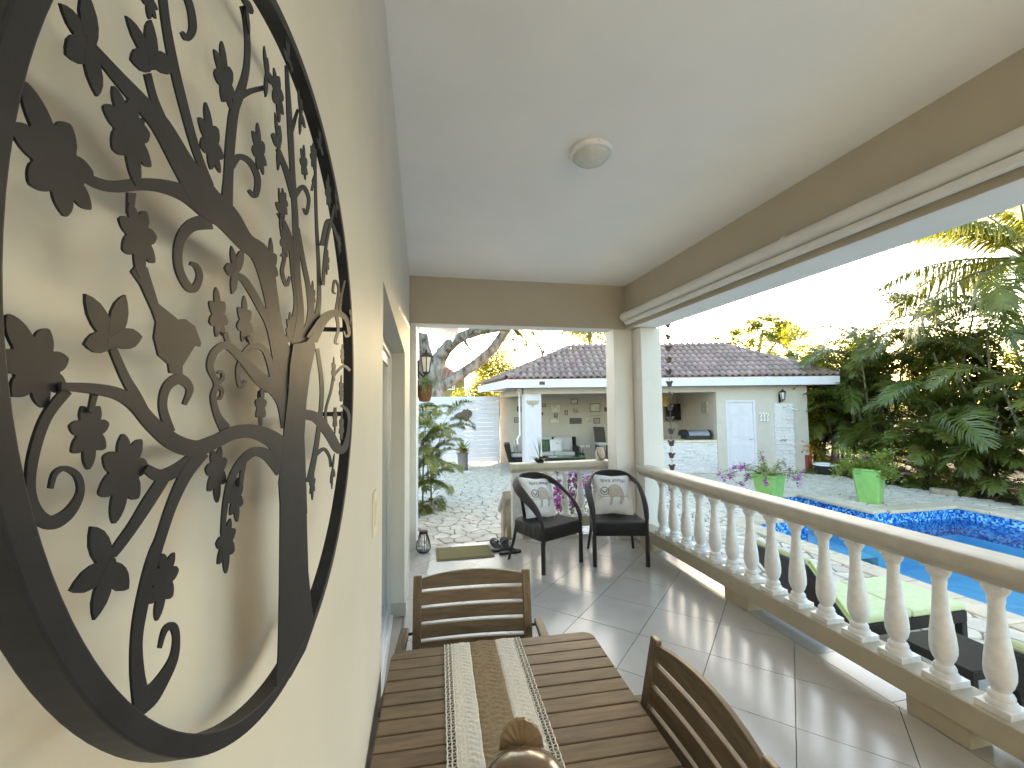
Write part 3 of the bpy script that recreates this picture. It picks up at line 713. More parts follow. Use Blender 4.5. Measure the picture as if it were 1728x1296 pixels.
def flower(f, cx, cy, h, angs):
    c = plane(f((cx,cy))); a = plane(f((cx,cy-h/2))); b = plane(f((cx,cy+h/2))); S = abs(a[1]-b[1])
    _lay[0] += 1; x = AX + .0002; n0 = MB()
    for i, ag in enumerate(angs):
        l = S*(.60 if i < 2 else .46); pt = petal(R_(ag), l, S*(.10 if i < 2 else .125))
        n0.prism([(x+.00005*i, c[0]+u, c[1]+v) for u, v in pt], (-.0009,0,0))
    n0.build('leaf', M['iron'], art)
for a in ((R1,285,735,470,35),(R1,612,612,350,195),(R1,655,1085,290,185),(R1,1040,360,240,12),(R1,980,650,250,20),(R1,1195,690,190,10),(R1,1278,430,190,190),
          (R1,705,10,130,180),(R1,1396,745,135,0),(R1,1438,720,110,0),(R1,1505,880,130,5),(R1,1308,925,120,180),(R1,1252,1205,190,5),(R1,1312,1100,140,10),(R1,1500,1185,110,180),(R1,1555,1110,90,180),
          (R2,210,475,390,35),(R2,450,785,260,180),(R2,605,965,350,165),(R2,1020,250,200,12),(R2,1138,280,190,5),(R2,1210,665,150,180),(R2,1015,960,225,185),(R2,1100,1080,180,190),(R2,1340,312,125,0),
          (R2,1440,160,110,0),(R2,1440,1020,110,180),(R2,1558,590,110,0),(R2,1530,720,110,180),(R2,1563,430,80,0),(R2,1560,760,120,0),(R2,1525,500,100,0),
          (R3,1040,272,215,182),(R3,758,445,255,165)): maple(*a)
for a in ((R1,1215,340,190,(105,265,85,20)),(R1,1312,270,150,(110,85,190,0)),(R1,1370,520,170,(110,265,80,350)),(R1,1272,660,210,(115,265,85,190)),
          (R1,1122,20,190,(100,290,180,30)),(R1,1458,670,130,(110,85,180,0)),(R1,1282,960,160,(110,265,60,180)),(R1,1530,930,110,(110,270,75,0)),
          (R2,1515,955,140,(60,265,235,330)),(R2,1600,240,110,(90,250,180,300)),): flower(*a)
def flower_to(f, c, tips):                 # petals drawn from the centre to given tips
    c0 = plane(f(c)); n0 = MB()
    for i, t_ in enumerate(tips):
        q = plane(f(t_)); dy, dz = q[0]-c0[0], q[1]-c0[1]; l = math.hypot(dy, dz)
        n0.prism([(.0002+.00005*i, c0[0]+u, c0[1]+v) for u, v in petal(math.atan2(dz, dy), l, l*.085+.0024)], (-.0009,0,0))
    n0.build('leaf', M['iron'], art)
flower_to(R3, (500,375), ((415,195),(585,480),(318,488),(428,622)))
flower_to(R1, (410,205), ((275,15),(400,-30),(300,250),(440,440)))
flower_to(R1, (692,280), ((575,72),(688,90),(595,272),(790,292)))
flower_to(R2, (512,365), ((388,150),(570,155),(382,380),(645,345)))
flower_to(R1, (1075,1235), ((1055,1120),(1110,1140),(1022,1222),(1055,1340)))

bird = [(620,50),(650,12),(692,32),(742,196),(790,235),(830,268),(862,266),(905,298),(932,372),(930,392),(906,386),(880,430),(850,480),(850,520),(792,512),(786,470),(742,430),(722,350),(732,280),(714,228),(662,112)]
sheet('bird', [plane(R2(p)) for p in bird])

# ------------------------------------------------------------------ slatted table, runner, ceramic piece
TZ = .765
tb = localthing('slatted_table', 'brown slatted wooden garden table pushed against the cream wall', 'table', (.235,.945,0), R_(-2.2))
TWD, TL = .715, 1.22                        # width (x) and length (y), local origin at its centre
n = 22; pit = TL/n
for k in range(n):
    y0 = -TL/2+k*pit; a, b_ = y0+.0025, y0+pit-.0025; x0, x1 = -TWD/2, TWD/2
    if k in (0, n-1):                       # rounded outer corners
        s = 1 if k == n-1 else -1; ye = b_ if s > 0 else a; yi = a if s > 0 else b_; r = .038; pts = [(x0,yi),(x0,ye-s*r)]
        for q in range(1, 6): t_ = PI/2*q/6; pts.append((x0+r-r*math.cos(t_), ye-s*r+s*r*math.sin(t_)))
        pts.append((x0+r,ye)); pts += [(-x, y) for x, y in pts[::-1]]
        MB().prism([(x,y,TZ-.02) for x, y in pts], (0,0,.02)).build('table_slat', M['wood'], tb, bevel=.0022)
    else: MB().box(x0,x1,a,b_,TZ-.02,TZ+random.uniform(-.0006,.0004)).build('table_slat', M['wood'], tb, bevel=.0022)
for s in (-1, 1):
    MB().box(s*(TWD/2-.045)-.011,s*(TWD/2-.045)+.011,-TL/2+.05,TL/2-.05,TZ-.085,TZ-.0205).build('apron', M['woody'], tb, bevel=.002)
    MB().box(-TWD/2+.0565,TWD/2-.0565,s*(TL/2-.06)-.011,s*(TL/2-.06)+.011,TZ-.085,TZ-.0205).build('apron', M['wood'], tb, bevel=.002)
    for q in (-1, 1): MB().box(s*(TWD/2-.08)-.022,s*(TWD/2-.08)+.022,q*(TL/2-.11)-.022,q*(TL/2-.11)+.022,.001,TZ-.0205).build('leg', M['woodv'], tb, bevel=.003)

# knitted runner
rn = localthing('table_runner', 'white and tan knitted table runner laid lengthwise on the slatted table', 'table runner', (.193,1.0,TZ+.001), R_(-2.2))
rgr = random.Random(4)
def knit(x0, x1, y0, y1, amp, per, seed, nx, ny):
    rr = random.Random(seed); ph = [rr.uniform(-.8,.8) for _ in range(400)]; vs = []; fs = []
    for j in range(ny+1):
        for i in range(nx+1):
            u, v = i/nx, j/ny; x = x0+(x1-x0)*u; y = y0+(y1-y0)*v
            row = y/per; k = int(math.floor(row)) % 400
            cab = abs(math.sin(PI*(row + .35*math.sin(2*PI*u*1.5+ph[k]))))**.7
            z = .0022+amp*cab*(.55+.45*math.sin(PI*min(max(u,0),1)))+.0005*math.sin(x*2400)+rr.uniform(-.0004,.0004)
            if i in (0, nx): z = .0016
            vs.append((x+.0008*math.sin(y*23+seed*2)+.0005*math.sin(y*61), y, z))
    for j in range(ny):
        for i in range(nx): a = j*(nx+1)+i; fs.append((a, a+1, a+nx+2, a+nx+1))
    return MB().add(vs, fs)
RY0, RY1 = -.62, .555
knit(-.112,-.0475,RY0,RY1,.0030,.018,1,18,420).build('white_stripe', M['knitw'], rn, smooth='all', fix=False)
knit(-.0485,.0435,RY0,RY1,.0036,.020,2,24,420).build('tan_stripe', M['knitb'], rn, smooth='all', fix=False)
knit(.0425,.107,RY0,RY1,.0030,.018,3,18,420).build('white_stripe', M['knitw'], rn, smooth='all', fix=False)
for s, xa in ((-1,-.111),(1,.106)):         # open-work borders: cords with crossing threads
    lc = MB(); w_ = .0115
    for k in range(3):
        x = xa+s*(.0015+k*w_); lc.tube([(x+.0012*math.sin(i*1.9+k), RY0+i*(RY1-RY0)/150, .0028) for i in range(151)], .0021, 5)
    for k in range(2):
        for i in range(112):
            y = RY0+(i+.5)*(RY1-RY0)/112; x = xa+s*(.0015+k*w_); d = .0035 if (i+k) % 2 else -.0035
            lc.tube([(x,y-d,.0028),(x+s*w_,y+d,.0028)], .0015, 4, caps=False)
    lc.build('lace_border', M['knitw'], rn, smooth='all', fix=False)

# ceramic piece with a fan-shaped back
cpos = (.205,.875,TZ+.006)
ce = localthing('ceramic_ornament', 'glossy brown ceramic ornament with a ribbed fan-shaped tail on the knitted runner', 'ornament', cpos, R_(-8))
prof = [(.03,0),(.055,.004),(.075,.02),(.088,.042),(.092,.06),(.088,.076),(.078,.088),(.06,.098),(.035,.104),(.008,.106)]
MB().lathe(prof, 40).build('body', M['ceramic'], ce, smooth=True)
NF = 9; va = []
for k in range(NF*4+1):
    t_ = k/(NF*4); a = PI*t_; rr = .05*(1+.015*math.cos(2*PI*NF*t_)) ; rib = .0014*math.cos(2*PI*NF*t_)
    for r, yy in ((.006,0),(rr*.55,rib*.5),(rr*.9,rib),(rr,0)): va.append((r*math.cos(a), .094+yy+.3*r*math.sin(a), .066+r*1.05*math.sin(a)))
fv = []; n_ = NF*4+1; bk = [(x, y+.010, z) for x, y, z in va]
for k in range(n_-1):
    for q in range(3): fv.append((4*k+q, 4*k+q+1, 4*k+5+q, 4*k+4+q)); fv.append((4*n_+4*k+q, 4*n_+4*k+4+q, 4*n_+4*k+5+q, 4*n_+4*k+q+1))
    fv.append((4*k+3, 4*n_+4*k+3, 4*n_+4*k+7, 4*k+7))
MB().add(va+bk, fv).build('fan_tail', M['ceramic2'], ce, smooth=True)
MB().lathe([(.012,0),(.02,.008),(.022,.018),(.016,.028),(.004,.032)], 16, (0,-.098,.07)).build('head', M['ceramic2'], ce, smooth=True)

# ------------------------------------------------------------------ folding wooden armchairs (local: sitter faces +y, back at y<0)
def folding_chair(label, loc, rz):
    t = localthing('folding_armchair', label, 'chair', loc, rz, 'wooden folding armchairs at the table')
    wd = .238; lean = .20
    def back(z): return -.19-(z-.43)*lean          # y of the back plane at height z
    for s in (-1, 1):
        MB().bar((s*wd,back(.40),.40),(s*wd,back(.868),.868),.036,.022,up=(0,1,0)).build('back_post', M['woodv'], t, bevel=.004)
        MB().bar((s*(wd-.03),.20,.002),(s*(wd-.03),back(.60)+.02,.60),.022,.036,up=(1,0,0)).build('leg', M['woodv'], t, bevel=.003)
        MB().bar((s*(wd+.028),-.25,.002),(s*(wd+.028),.19,.62),.022,.036,up=(1,0,0)).build('leg', M['woodv'], t, bevel=.003)
        ar = MB(); yb = back(.64)
        pts = [(-.018,yb-.035),(.018,yb-.035),(.024,.10),(.028,.20),(.022,.245),(-.022,.245),(-.026,.20),(-.020,.10)]
        ar.prism([(s*(wd+.052)+x, y, .635) for x, y in pts], (0,0,.022)).build('armrest', M['woody'], t, bevel=.005)
        MB().tube([(s*(wd+.012),back(.645),.645),(s*(wd+.04),back(.645),.645)], .006, 8).build('hinge_bolt', M['black'], t)
        MB().box(s*(wd+.04)-.011,s*(wd+.04)+.011,.14,.175,.55,.634).build('arm_support', M['woodv'], t, bevel=.003)
    def slat(z0, z1, crown=0):
        N = 14; secs = []
        for k in range(N+1):
            x = -wd+.0175+(2*wd-.035)*k/N; u = 2*k/N-1; bow = -.012*(1-u*u); zt = z1+crown*(1-u*u)
            secs.append([(x,back(z0)+bow-.008,z0),(x,back(z0)+bow+.008,z0),(x,back(zt)+bow+.008,zt),(x,back(zt)+bow-.008,zt)])
        MB().loft(secs).build('back_slat', M['wood'], t, bevel=.002)
    slat(.815,.856,.022); slat(.752,.801); slat(.690,.738); slat(.626,.676); slat(.562,.612); slat(.498,.548)
    for k in range(7):
        y = -.17+k*.055; MB().box(-wd+.02,wd-.02,y,y+.045,.418,.436).build('seat_slat', M['wood'], t, bevel=.002)
    for s in (-1, 1): MB().box(s*(wd-.05)-.011,s*(wd-.05)+.011,-.19,.23,.38,.4175).build('seat_rail', M['woody'], t, bevel=.002)
    return t
# back top of the far chair at about (.19, 1.79, .93); it faces the camera
folding_chair('wooden folding armchair at the far short end of the slatted table', (.20,1.655,.0), PI+R_(-4.5))
folding_chair('wooden folding armchair on the long side of the table towards the balustrade', (.435,1.035,.0), PI/2+R_(-2.5))

# ------------------------------------------------------------------ wicker armchairs (local: sitter faces -y)
def wicker_chair(label, loc, rz):
    t = localthing('wicker_armchair', label, 'chair', loc, rz, 'dark wicker armchairs by the balustrade')
    hw, hd = .262, .25
    # hoop: arms sweep from the front legs up and round the back
    hoop = [(-hw,-hd,.0),(-hw,-hd,.40),(-hw-.004,-hd+.02,.50),(-hw-.012,-.15,.60),(-hw-.016,-.02,.685),(-hw-.005,.10,.755),(-hw+.05,.215,.805),(-.13,.285,.83),(0,.305,.838)]
    full = hoop + [(-x, y, z) for x, y, z in hoop[-2::-1]]; c = catmull(full, 5); N = len(c); secs = []
    for i, p in enumerate(c):
        p = Vector(p); a, b_ = Vector(c[max(i-1,0)]), Vector(c[min(i+1,N-1)]); d = (b_-a).normalized()
        k = max(0, min(1, (p.z-.42)/.36)); wide = .017+k*.036; thin = .016+k*.004
        out = Vector((p.x, p.y-.02, 0)); out = out.normalized() if out.length > 1e-3 else Vector((0,1,0))
        flat = (out*.62+Vector((0,0,-1))*.78) if k > 0 else out
        x = (flat - d*flat.dot(d)); x = x.normalized() if x.length > 1e-4 else d.orthogonal().normalized(); y = d.cross(x)
        secs.append([p + x*wide*math.cos(2*PI*q/12) + y*thin*math.sin(2*PI*q/12) for q in range(12)])
    MB().loft(secs).build('arm_hoop', M['wickerband'], t, smooth=True)
    # seat box
    def ring(z, e): 
        return [(x, y, z) for x, y in ((-hw-e+.03,-hd-e),(hw+e-.03,-hd-e),(hw+e,-hd-e+.03),(hw+e-.03,.20),(hw+e-.09,.245+e),(-hw-e+.09,.245+e),(-hw-e+.03,.20),(-hw-e,-hd-e+.03))]
    MB().loft([ring(.30,.004),(ring(.312,.010)),ring(.418,.010),ring(.43,.0),ring(.434,-.03)]).build('seat', M['wicker'], t, smooth=True)
    for s in (-1, 1):
        MB().tube([(s*(hw-.05),.20,.40),(s*(hw-.035),.245,.20),(s*(hw-.01),.30,.0)], [.018,.016,.014], 10).build('leg', M['wickerband'], t, smooth=True)
        MB().tube([(s*hw,-hd,.0),(s*hw,-hd,.30)], .0215, 10).build('leg', M['wickerband'], t, smooth=True)
    # back: row of short spindles under the hoop, rail, woven panel
    def by(x): return .292-1.05*x*x
    rl = [(x, by(x)-.030, .752-.5*x*x) for x in [-.2+.02*k for k in range(21)]]
    MB().tube(rl, .009, 8).build('back_rail', M['wickerband'], t, smooth=True)
    for k in range(13):
        x = -.18+k*.03; MB().tube([(x,by(x)-.030,.752-.5*x*x),(x,by(x)-.016,.80-.5*x*x)], .0065, 6).build('back_spindle', M['wickerband'], t)
    N = 14; fr = []; bk = []
    for k in range(N+1):
        x = -.155+.31*k/N
        fr.append([(x*(1-.1*(1-v)), by(x)-.030-(1-v)*.055, .43+(.322-.5*x*x)*v) for v in (0,.25,.5,.75,1)])
    vs = []; fs = []
    for q in fr: vs += q
    nb = len(vs); vs += [(x, y+.012, z) for x, y, z in vs]
    for k in range(N):
        for q in range(4): a = k*5+q; fs.append((a,a+5,a+6,a+1)); fs.append((nb+a,nb+a+1,nb+a+6,nb+a+5))
    for q in range(4): fs.append((q,q+1,nb+q+1,nb+q)); a = N*5+q; fs.append((a,nb+a,nb+a+1,a+1))
    MB().add(vs, fs).build('back_panel', M['wicker'], t, smooth=True)
    return t
# centre = mid of the front feet moved back by half the depth
wicker_chair('dark wicker armchair turned sideways next to the sandals', (1.3707-.445*.25,4.117+.896*.25,.0), math.atan2(.235,.473))
wicker_chair('dark wicker armchair facing the table, beside the corner column', (1.945+.237*.25,4.014+.971*.25,.0), math.atan2(-.122,.499))

# ------------------------------------------------------------------ cushions with a printed sloth
def text_mesh(s, size, shear=.28):
    cu = bpy.data.curves.new('print', 'FONT'); cu.body = s; cu.size = size; cu.shear = shear; cu.align_x = 'CENTER'; cu.resolution_u = 2
    o = bpy.data.objects.new('print', cu); C.objects.link(o); dg = bpy.context.evaluated_depsgraph_get(); me = bpy.data.meshes.new_from_object(o.evaluated_get(dg))
    bpy.data.objects.remove(o); return me
def cushion(label, loc, rot, S=.43):
    # local: x right, z up, front faces -y; origin at its bottom edge
    t = bpy.data.objects.new('cushion', None); C.objects.link(t); t.location = loc; t.rotation_euler = rot; OFF[t.name] = Vector((0,0,0)); t.empty_display_size = .1
    tag(t, label, 'cushion', 'sloth cushions on the wicker chairs')
    N = 26; h = S/2
    def q(u, v):
        k = (max(0,1-abs(u)**2.6)**.62)*(max(0,1-abs(v)**2.6)**.62)
        pinch = 1-.075*(1-abs(u*v))*(abs(u)**3*(1-v*v)+abs(v)**3*(1-u*u))
        wr = .004*math.sin(9*u+4*v)*abs(u)*k+.003*math.sin(13*v-5*u)*abs(v)
        return u*h*pinch, v*h*pinch+h, .066*k+wr*(.3+abs(u))
    vs = []; fs = []
    for sgn in (-1, 1):
        for j in range(N+1):
            for i in range(N+1):
                x, z, d = q(2*i/N-1, 2*j/N-1); vs.append((x, sgn*d, z))
    for g_ in (0, 1):
        o_ = g_*(N+1)**2
        for j in range(N):
            for i in range(N): a = o_+j*(N+1)+i; fs.append((a,a+1,a+N+2,a+N+1))
    b = MB().add(vs, fs); me = b.mesh('cover', M['pillow'], smooth='all'); bb = bmesh.new(); bb.from_mesh(me); bmesh.ops.remove_doubles(bb, verts=bb.verts, dist=1e-4); bmesh.ops.recalc_face_normals(bb, faces=bb.faces); bb.to_mesh(me); bb.free()
    cv = link('cover', me, t)
    def onfront(pts, lift): 
        out = []
        for u, v in pts: x, z, d = q(u, v); out.append((x, -d-lift, z))
        return out
    def inkpoly(name, pts, mt, lift=.0012):      # filled outline, cut into a fan of small quads so that it follows the curve
        b_ = bmesh.new(); vv = [b_.verts.new((u, v, 0)) for u, v in pts]; ee = [b_.edges.new((vv[i], vv[(i+1) % len(vv)])) for i in range(len(vv))]
        bmesh.ops.triangle_fill(b_, edges=ee, use_beauty=True); bmesh.ops.subdivide_edges(b_, edges=b_.edges[:], cuts=3, use_grid_fill=True)
        for v_ in b_.verts: x, z, d = q(v_.co.x, v_.co.y); v_.co = (x, -d-lift, z)
        me_ = bpy.data.meshes.new(name); b_.to_mesh(me_); b_.free(); me_.materials.append(M[mt]); return link(name, me_, cv)
    def stroke(name, pts, w_, mt, lift=.0022):
        c_ = catmull([(*p, w_) for p in pts], 6); l = []; r = []
        for i in range(len(c_)):
            a, b_ = c_[max(i-1,0)], c_[min(i+1,len(c_)-1)]; dx, dy = b_[0]-a[0], b_[1]-a[1]; n_ = math.hypot(dx,dy) or 1
            l.append((c_[i][0]-dy/n_*w_, c_[i][1]+dx/n_*w_)); r.append((c_[i][0]+dy/n_*w_, c_[i][1]-dx/n_*w_))
        L_, R__ = onfront(l, lift), onfront(r, lift); n_ = len(L_)
        return MB().add(L_+R__, [(i,i+1,n_+i+1,n_+i) for i in range(n_-1)]).build(name, M[mt], cv, fix=False)
    body = [(-.30,.08),(-.22,.26),(-.05,.40),(.18,.43),(.38,.32),(.50,.10),(.52,-.15),(.45,-.40),(.34,-.52),(.30,-.45),(.36,-.28),(.30,-.12),(.10,-.16),(-.02,-.22),(-.06,-.42),(-.13,-.56),(-.20,-.54),(-.16,-.36),(-.14,-.16),(-.26,-.08)]
    inkpoly('sloth_print', catmull(body+[body[0]], 3)[:-1], 'inkbeige')
    hd = [(-.42+.20*math.cos(a*PI/8), .10+.19*math.sin(a*PI/8)) for a in range(16)]; inkpoly('sloth_head_print', hd, 'pillow', .0022)
    stroke('outline_print', body+[body[0]], .008, 'inkgrey', .0028); stroke('outline_print', hd+[hd[0],hd[1]], .018, 'inkdark', .0034)
    stroke('face_print', [(-.54,.16),(-.50,.08),(-.44,.03)], .03, 'inkgrey', .0040); stroke('face_print', [(-.34,.18),(-.33,.09),(-.37,.03)], .03, 'inkgrey', .0040)
    inkpoly('nose_print', [(-.43+.05*math.cos(a*PI/5), .03+.038*math.sin(a*PI/5)) for a in range(10)], 'inkdark', .0048)
    for ex in (-.50,-.345): inkpoly('eye_print', [(ex+.022*math.cos(a*PI/4), .10+.026*math.sin(a*PI/4)) for a in range(8)], 'inkdark', .0048)
    stroke('branch_print', [(-.62,-.20),(-.25,-.17),(.15,-.16),(.5,-.17),(.78,-.08)], .013, 'inkgreen', .0040)
    for a, b_ in (((.55,-.16),(.72,.02)),((.62,-.13),(.82,-.22)),((-.6,-.20),(-.78,-.10)),((-.55,-.2),(-.72,-.32))): stroke('twig_print', [a,((a[0]+b_[0])/2+.02,(a[1]+b_[1])/2+.03),b_], .009, 'inkgrey', .0036)
    tm = text_mesh('spirit animal', .275); w_ = max(abs(v.co.x) for v in tm.vertices)
    for v in tm.vertices: x, z, d = q(v.co.x/w_*.66, .58+v.co.y*1.15+.03*math.sin(v.co.x*6)); v.co = (x, -d-.0030, z)
    tm.materials.append(M['inkdark']); tm.name = 'lettering'; link('lettering', tm, cv)
    return t
def chair_to_world(cl, rz, p): return Matrix.Rotation(rz, 3, 'Z') @ Vector(p) + Vector(cl)
c1 = (1.3707-.445*.25,4.117+.896*.25,0); r1 = math.atan2(.235,.473); c2 = (1.945+.237*.25,4.014+.971*.25,0); r2_ = math.atan2(-.122,.499)
cushion('white printed sloth cushion leaning in the wicker chair by the sandals', chair_to_world(c1, r1, (-.015,.03,.437)), (R_(-25), R_(8), r1))
cushion('white printed sloth cushion upright in the wicker chair by the column', chair_to_world(c2, r2_, (-.01,.035,.437)), (R_(-24), R_(2), r2_))

# ------------------------------------------------------------------ mat, sandals, lantern
t = thing('door_mat', 'olive green door mat where the porch opens to the path', 'mat', (.46,4.79,.001))
P4 = [(.155,4.592),(.768,4.585),(.764,4.985),(.157,5.008)]
def sc4(k): cx, cy = .461, 4.792; return [(cx+(x-cx)*k, cy+(y-cy)*k) for x, y in P4]
MB().prism([(x,y,.0015) for x, y in P4], (0,0,.008)).build('rim', M['matrim'], t, bevel=.003)
MB().prism([(x,y,.0096) for x, y in [(.461+(x-.461)*.94, 4.792+(y-4.792)*.91) for x, y in P4]], (0,0,.006)).build('pile', M['matolive'], t, bevel=.003)

SOLE = [(0,-.125),(.030,-.118),(.040,-.09),(.037,-.04),(.036,0),(.044,.05),(.048,.085),(.036,.118),(.012,.130),(-.012,.128),(-.034,.112),(-.042,.075),(-.038,.03),(-.034,-.03),(-.037,-.09),(-.028,-.116)]
def sandal(label, at, rz, kind, tilt=0):
    t = localthing('sandal', label, 'sandal', at, rz, 'black sandals beside the door mat')
    sl = catmull(SOLE+[SOLE[0]], 2)[:-1]; t.rotation_euler = (tilt, 0, rz)
    MB().loft([[(x*.96,y*.98,.0005) for x, y in sl],[(x,y,.008) for x, y in sl],[(x,y,.018) for x, y in sl],[(x*.95,y*.97,.024) for x, y in sl]]).build('sole', M['rubber'], t, smooth=True)
    if kind == 'slide':
        secs = []
        for k in range(11):
            a = PI*k/10; x, z = .046*math.cos(a), .02+.05*math.sin(a)
            secs.append([(x,-.005,z),(x,.085,z*(.86)+.002),(x*1.06,.085,z*.86+.007),(x*1.06,-.005,z+.006)])
        MB().loft(secs).build('strap', M['rubber'], t, smooth=True)
    else:
        for s in (-1, 1): MB().tube(catmull([(0,.075,.026),(s*.016,.05,.040),(s*.032,.01,.040),(s*.036,-.03,.022)], 4), .0055, 6).build('strap', M['rubber'], t, smooth=True)
        MB().tube([(0,.075,.020),(0,.075,.032)], .004, 6).build('toe_post', M['rubber'], t)
sandal('black slide sandal nearest the mat in the pair with wide straps', (.835,4.945,.001), R_(6), 'slide')
sandal('black slide sandal nearest the wicker chair in the pair with wide straps', (.945,4.965,.001), R_(-4), 'slide')
sandal('black flip-flop lying beside the mat corner, thin straps', (.875,4.775,.001), R_(-76), 'flop')
sandal('black flip-flop under the leg of the wicker chair, thin straps', (.945,4.665,.001), R_(-80), 'flop')

lp = (.022,4.93,.001)
t = localthing('wire_lantern', 'black wire lantern standing on the floor against the wall', 'lantern', lp)
PR = [(.050,.0),(.075,.03),(.078,.05),(.066,.12),(.050,.18),(.043,.205)]
MB().lathe([(.052,.0),(.054,.004),(.054,.010),(.048,.012)], 24).build('base', M['black'], t, smooth=True)
MB().lathe([(.046,.203),(.047,.206),(.047,.228),(.044,.234),(.03,.236)], 24).build('cap', M['black'], t, smooth=True)
for k in range(18):
    a = 2*PI*k/18; tw = random.uniform(-.25,.25)
    MB().tube(catmull([(r*math.cos(a+tw*z/.2), r*math.sin(a+tw*z/.2), z) for r, z in PR], 3), .0026, 5).build('wire', M['black'], t)
MB().tube([(.078*math.cos(2*PI*k/24), .078*math.sin(2*PI*k/24), .045) for k in range(25)], .0028, 5).build('wire_ring', M['black'], t)
MB().lathe([(.022,.012),(.022,.075),(.018,.077)], 16).build('candle', M['white'], t, smooth=True)

# ------------------------------------------------------------------ on the short balustrade
RT = .902
p = onZ(1017,777,RT)
t = localthing('jar_lantern', 'clear glass jar lantern with a dark rope handle on the balustrade coping', 'jar', (p.x,5.20,RT))
MB().lathe([(.05,0),(.058,.006),(.06,.03),(.06,.10),(.052,.125),(.044,.135),(.044,.150),(.047,.152),(.047,.158),(.040,.158)], 28).build('glass_jar', M['jar'], t, smooth=True)
MB().tube(catmull([(-.05,-.012,.14),(-.058,-.05,.08),(-.02,-.068,.02),(.02,-.068,.02),(.058,-.05,.08),(.05,-.012,.14)], 5), .004, 6).build('rope_handle', M['black'], t, smooth=True)
MB().lathe([(.03,.008),(.03,.06),(.024,.062)], 16).build('candle', M['white'], t, smooth=True)
p = onZ(900,775,RT)
t = localthing('bowl_plant', 'spiky green and red plant in a small dark bowl on the balustrade coping', 'potted plant', (p.x,5.19,RT))
MB().lathe([(.035,0),(.05,.006),(.07,.03),(.075,.045),(.068,.046),(.06,.035)], 20).build('bowl', M['black'], t, smooth=True)
rg = random.Random(21)
def blade(mb, base, az, el, L, w_, droop, n=5):
    pts = []; p = Vector(base); e = el
    for k in range(n+1): pts.append(p.copy()); p = p + Vector((math.cos(az)*math.cos(e), math.sin(az)*math.cos(e), math.sin(e)))*(L/n); e -= droop/n
    sd_ = Vector((-math.sin(az), math.cos(az), 0)); vs = []
    for k, q_ in enumerate(pts): ww = w_*(math.sin(PI*min(1,(k/n)*.9+.12)))*.5+.0004; vs += [q_-sd_*ww, q_+Vector((0,0,-ww*.3)), q_+sd_*ww]
    fs = []
    for k in range(n): a = 3*k; fs += [(a,a+1,a+4,a+3),(a+1,a+2,a+5,a+4)]
    mb.add(vs, fs)
for k in range(16):
    b_ = MB(); az = rg.uniform(0,2*PI)
    if k < 5: blade(b_, (0,0,.04), az, rg.uniform(1.1,1.45), rg.uniform(.20,.32), .010, rg.uniform(0,.4)); b_.build('leaf', M['fern'], t, fix=False)
    else: blade(b_, (0,0,.04), az, rg.uniform(.2,.9), rg.uniform(.09,.15), .035, rg.uniform(.4,1.2)); b_.build('leaf', M['croton'] if k % 2 else M['bougleaf'], t, fix=False)

# ------------------------------------------------------------------ rain chain
cxy = onY(1130.5,680,4.93); 
t = thing('rain_chain', 'dark bronze rain chain of flower-shaped cups hanging beside the corner column', 'rain chain', (cxy.x,4.93,.5))
cup = MB(); N = 16; secs = []
for r, z, fl_ in ((.014,-.062,0),(.024,-.058,0),(.034,-.02,.05),(.043,.0,.16),(.048,.004,.22),(.041,.0,.16),(.030,-.02,.05),(.018,-.052,0)):
    secs.append([(r*(1+fl_*.25*math.cos(5*2*PI*k/N)) *math.cos(2*PI*k/N), r*(1+fl_*.25*math.cos(5*2*PI*k/N))*math.sin(2*PI*k/N), z+fl_*.06*math.cos(5*2*PI*k/N)) for k in range(N)])
CUPM = cup.loft(secs).mesh('cup', M['bronze'], smooth=True)
LKM = MB().tube([(.009*math.cos(2*PI*k/10), 0, .035*math.sin(2*PI*k/10)) for k in range(11)], .0022, 5).mesh('link', M['bronze'], smooth=True)
z = onY(1130.5,545,4.93).z+.3
while z > -.25:
    o = link('cup', CUPM, t); o.location = Vector((cxy.x+random.uniform(-.004,.004),4.93,z))-OFF[t.name]; o.rotation_euler = (random.uniform(-.12,.12), random.uniform(-.12,.12), random.uniform(0,3))
    o = link('chain_link', LKM, t); o.location = Vector((cxy.x,4.93,z+.045))-OFF[t.name]; o.rotation_euler = (0,0,random.uniform(0,3))
    z -= .152
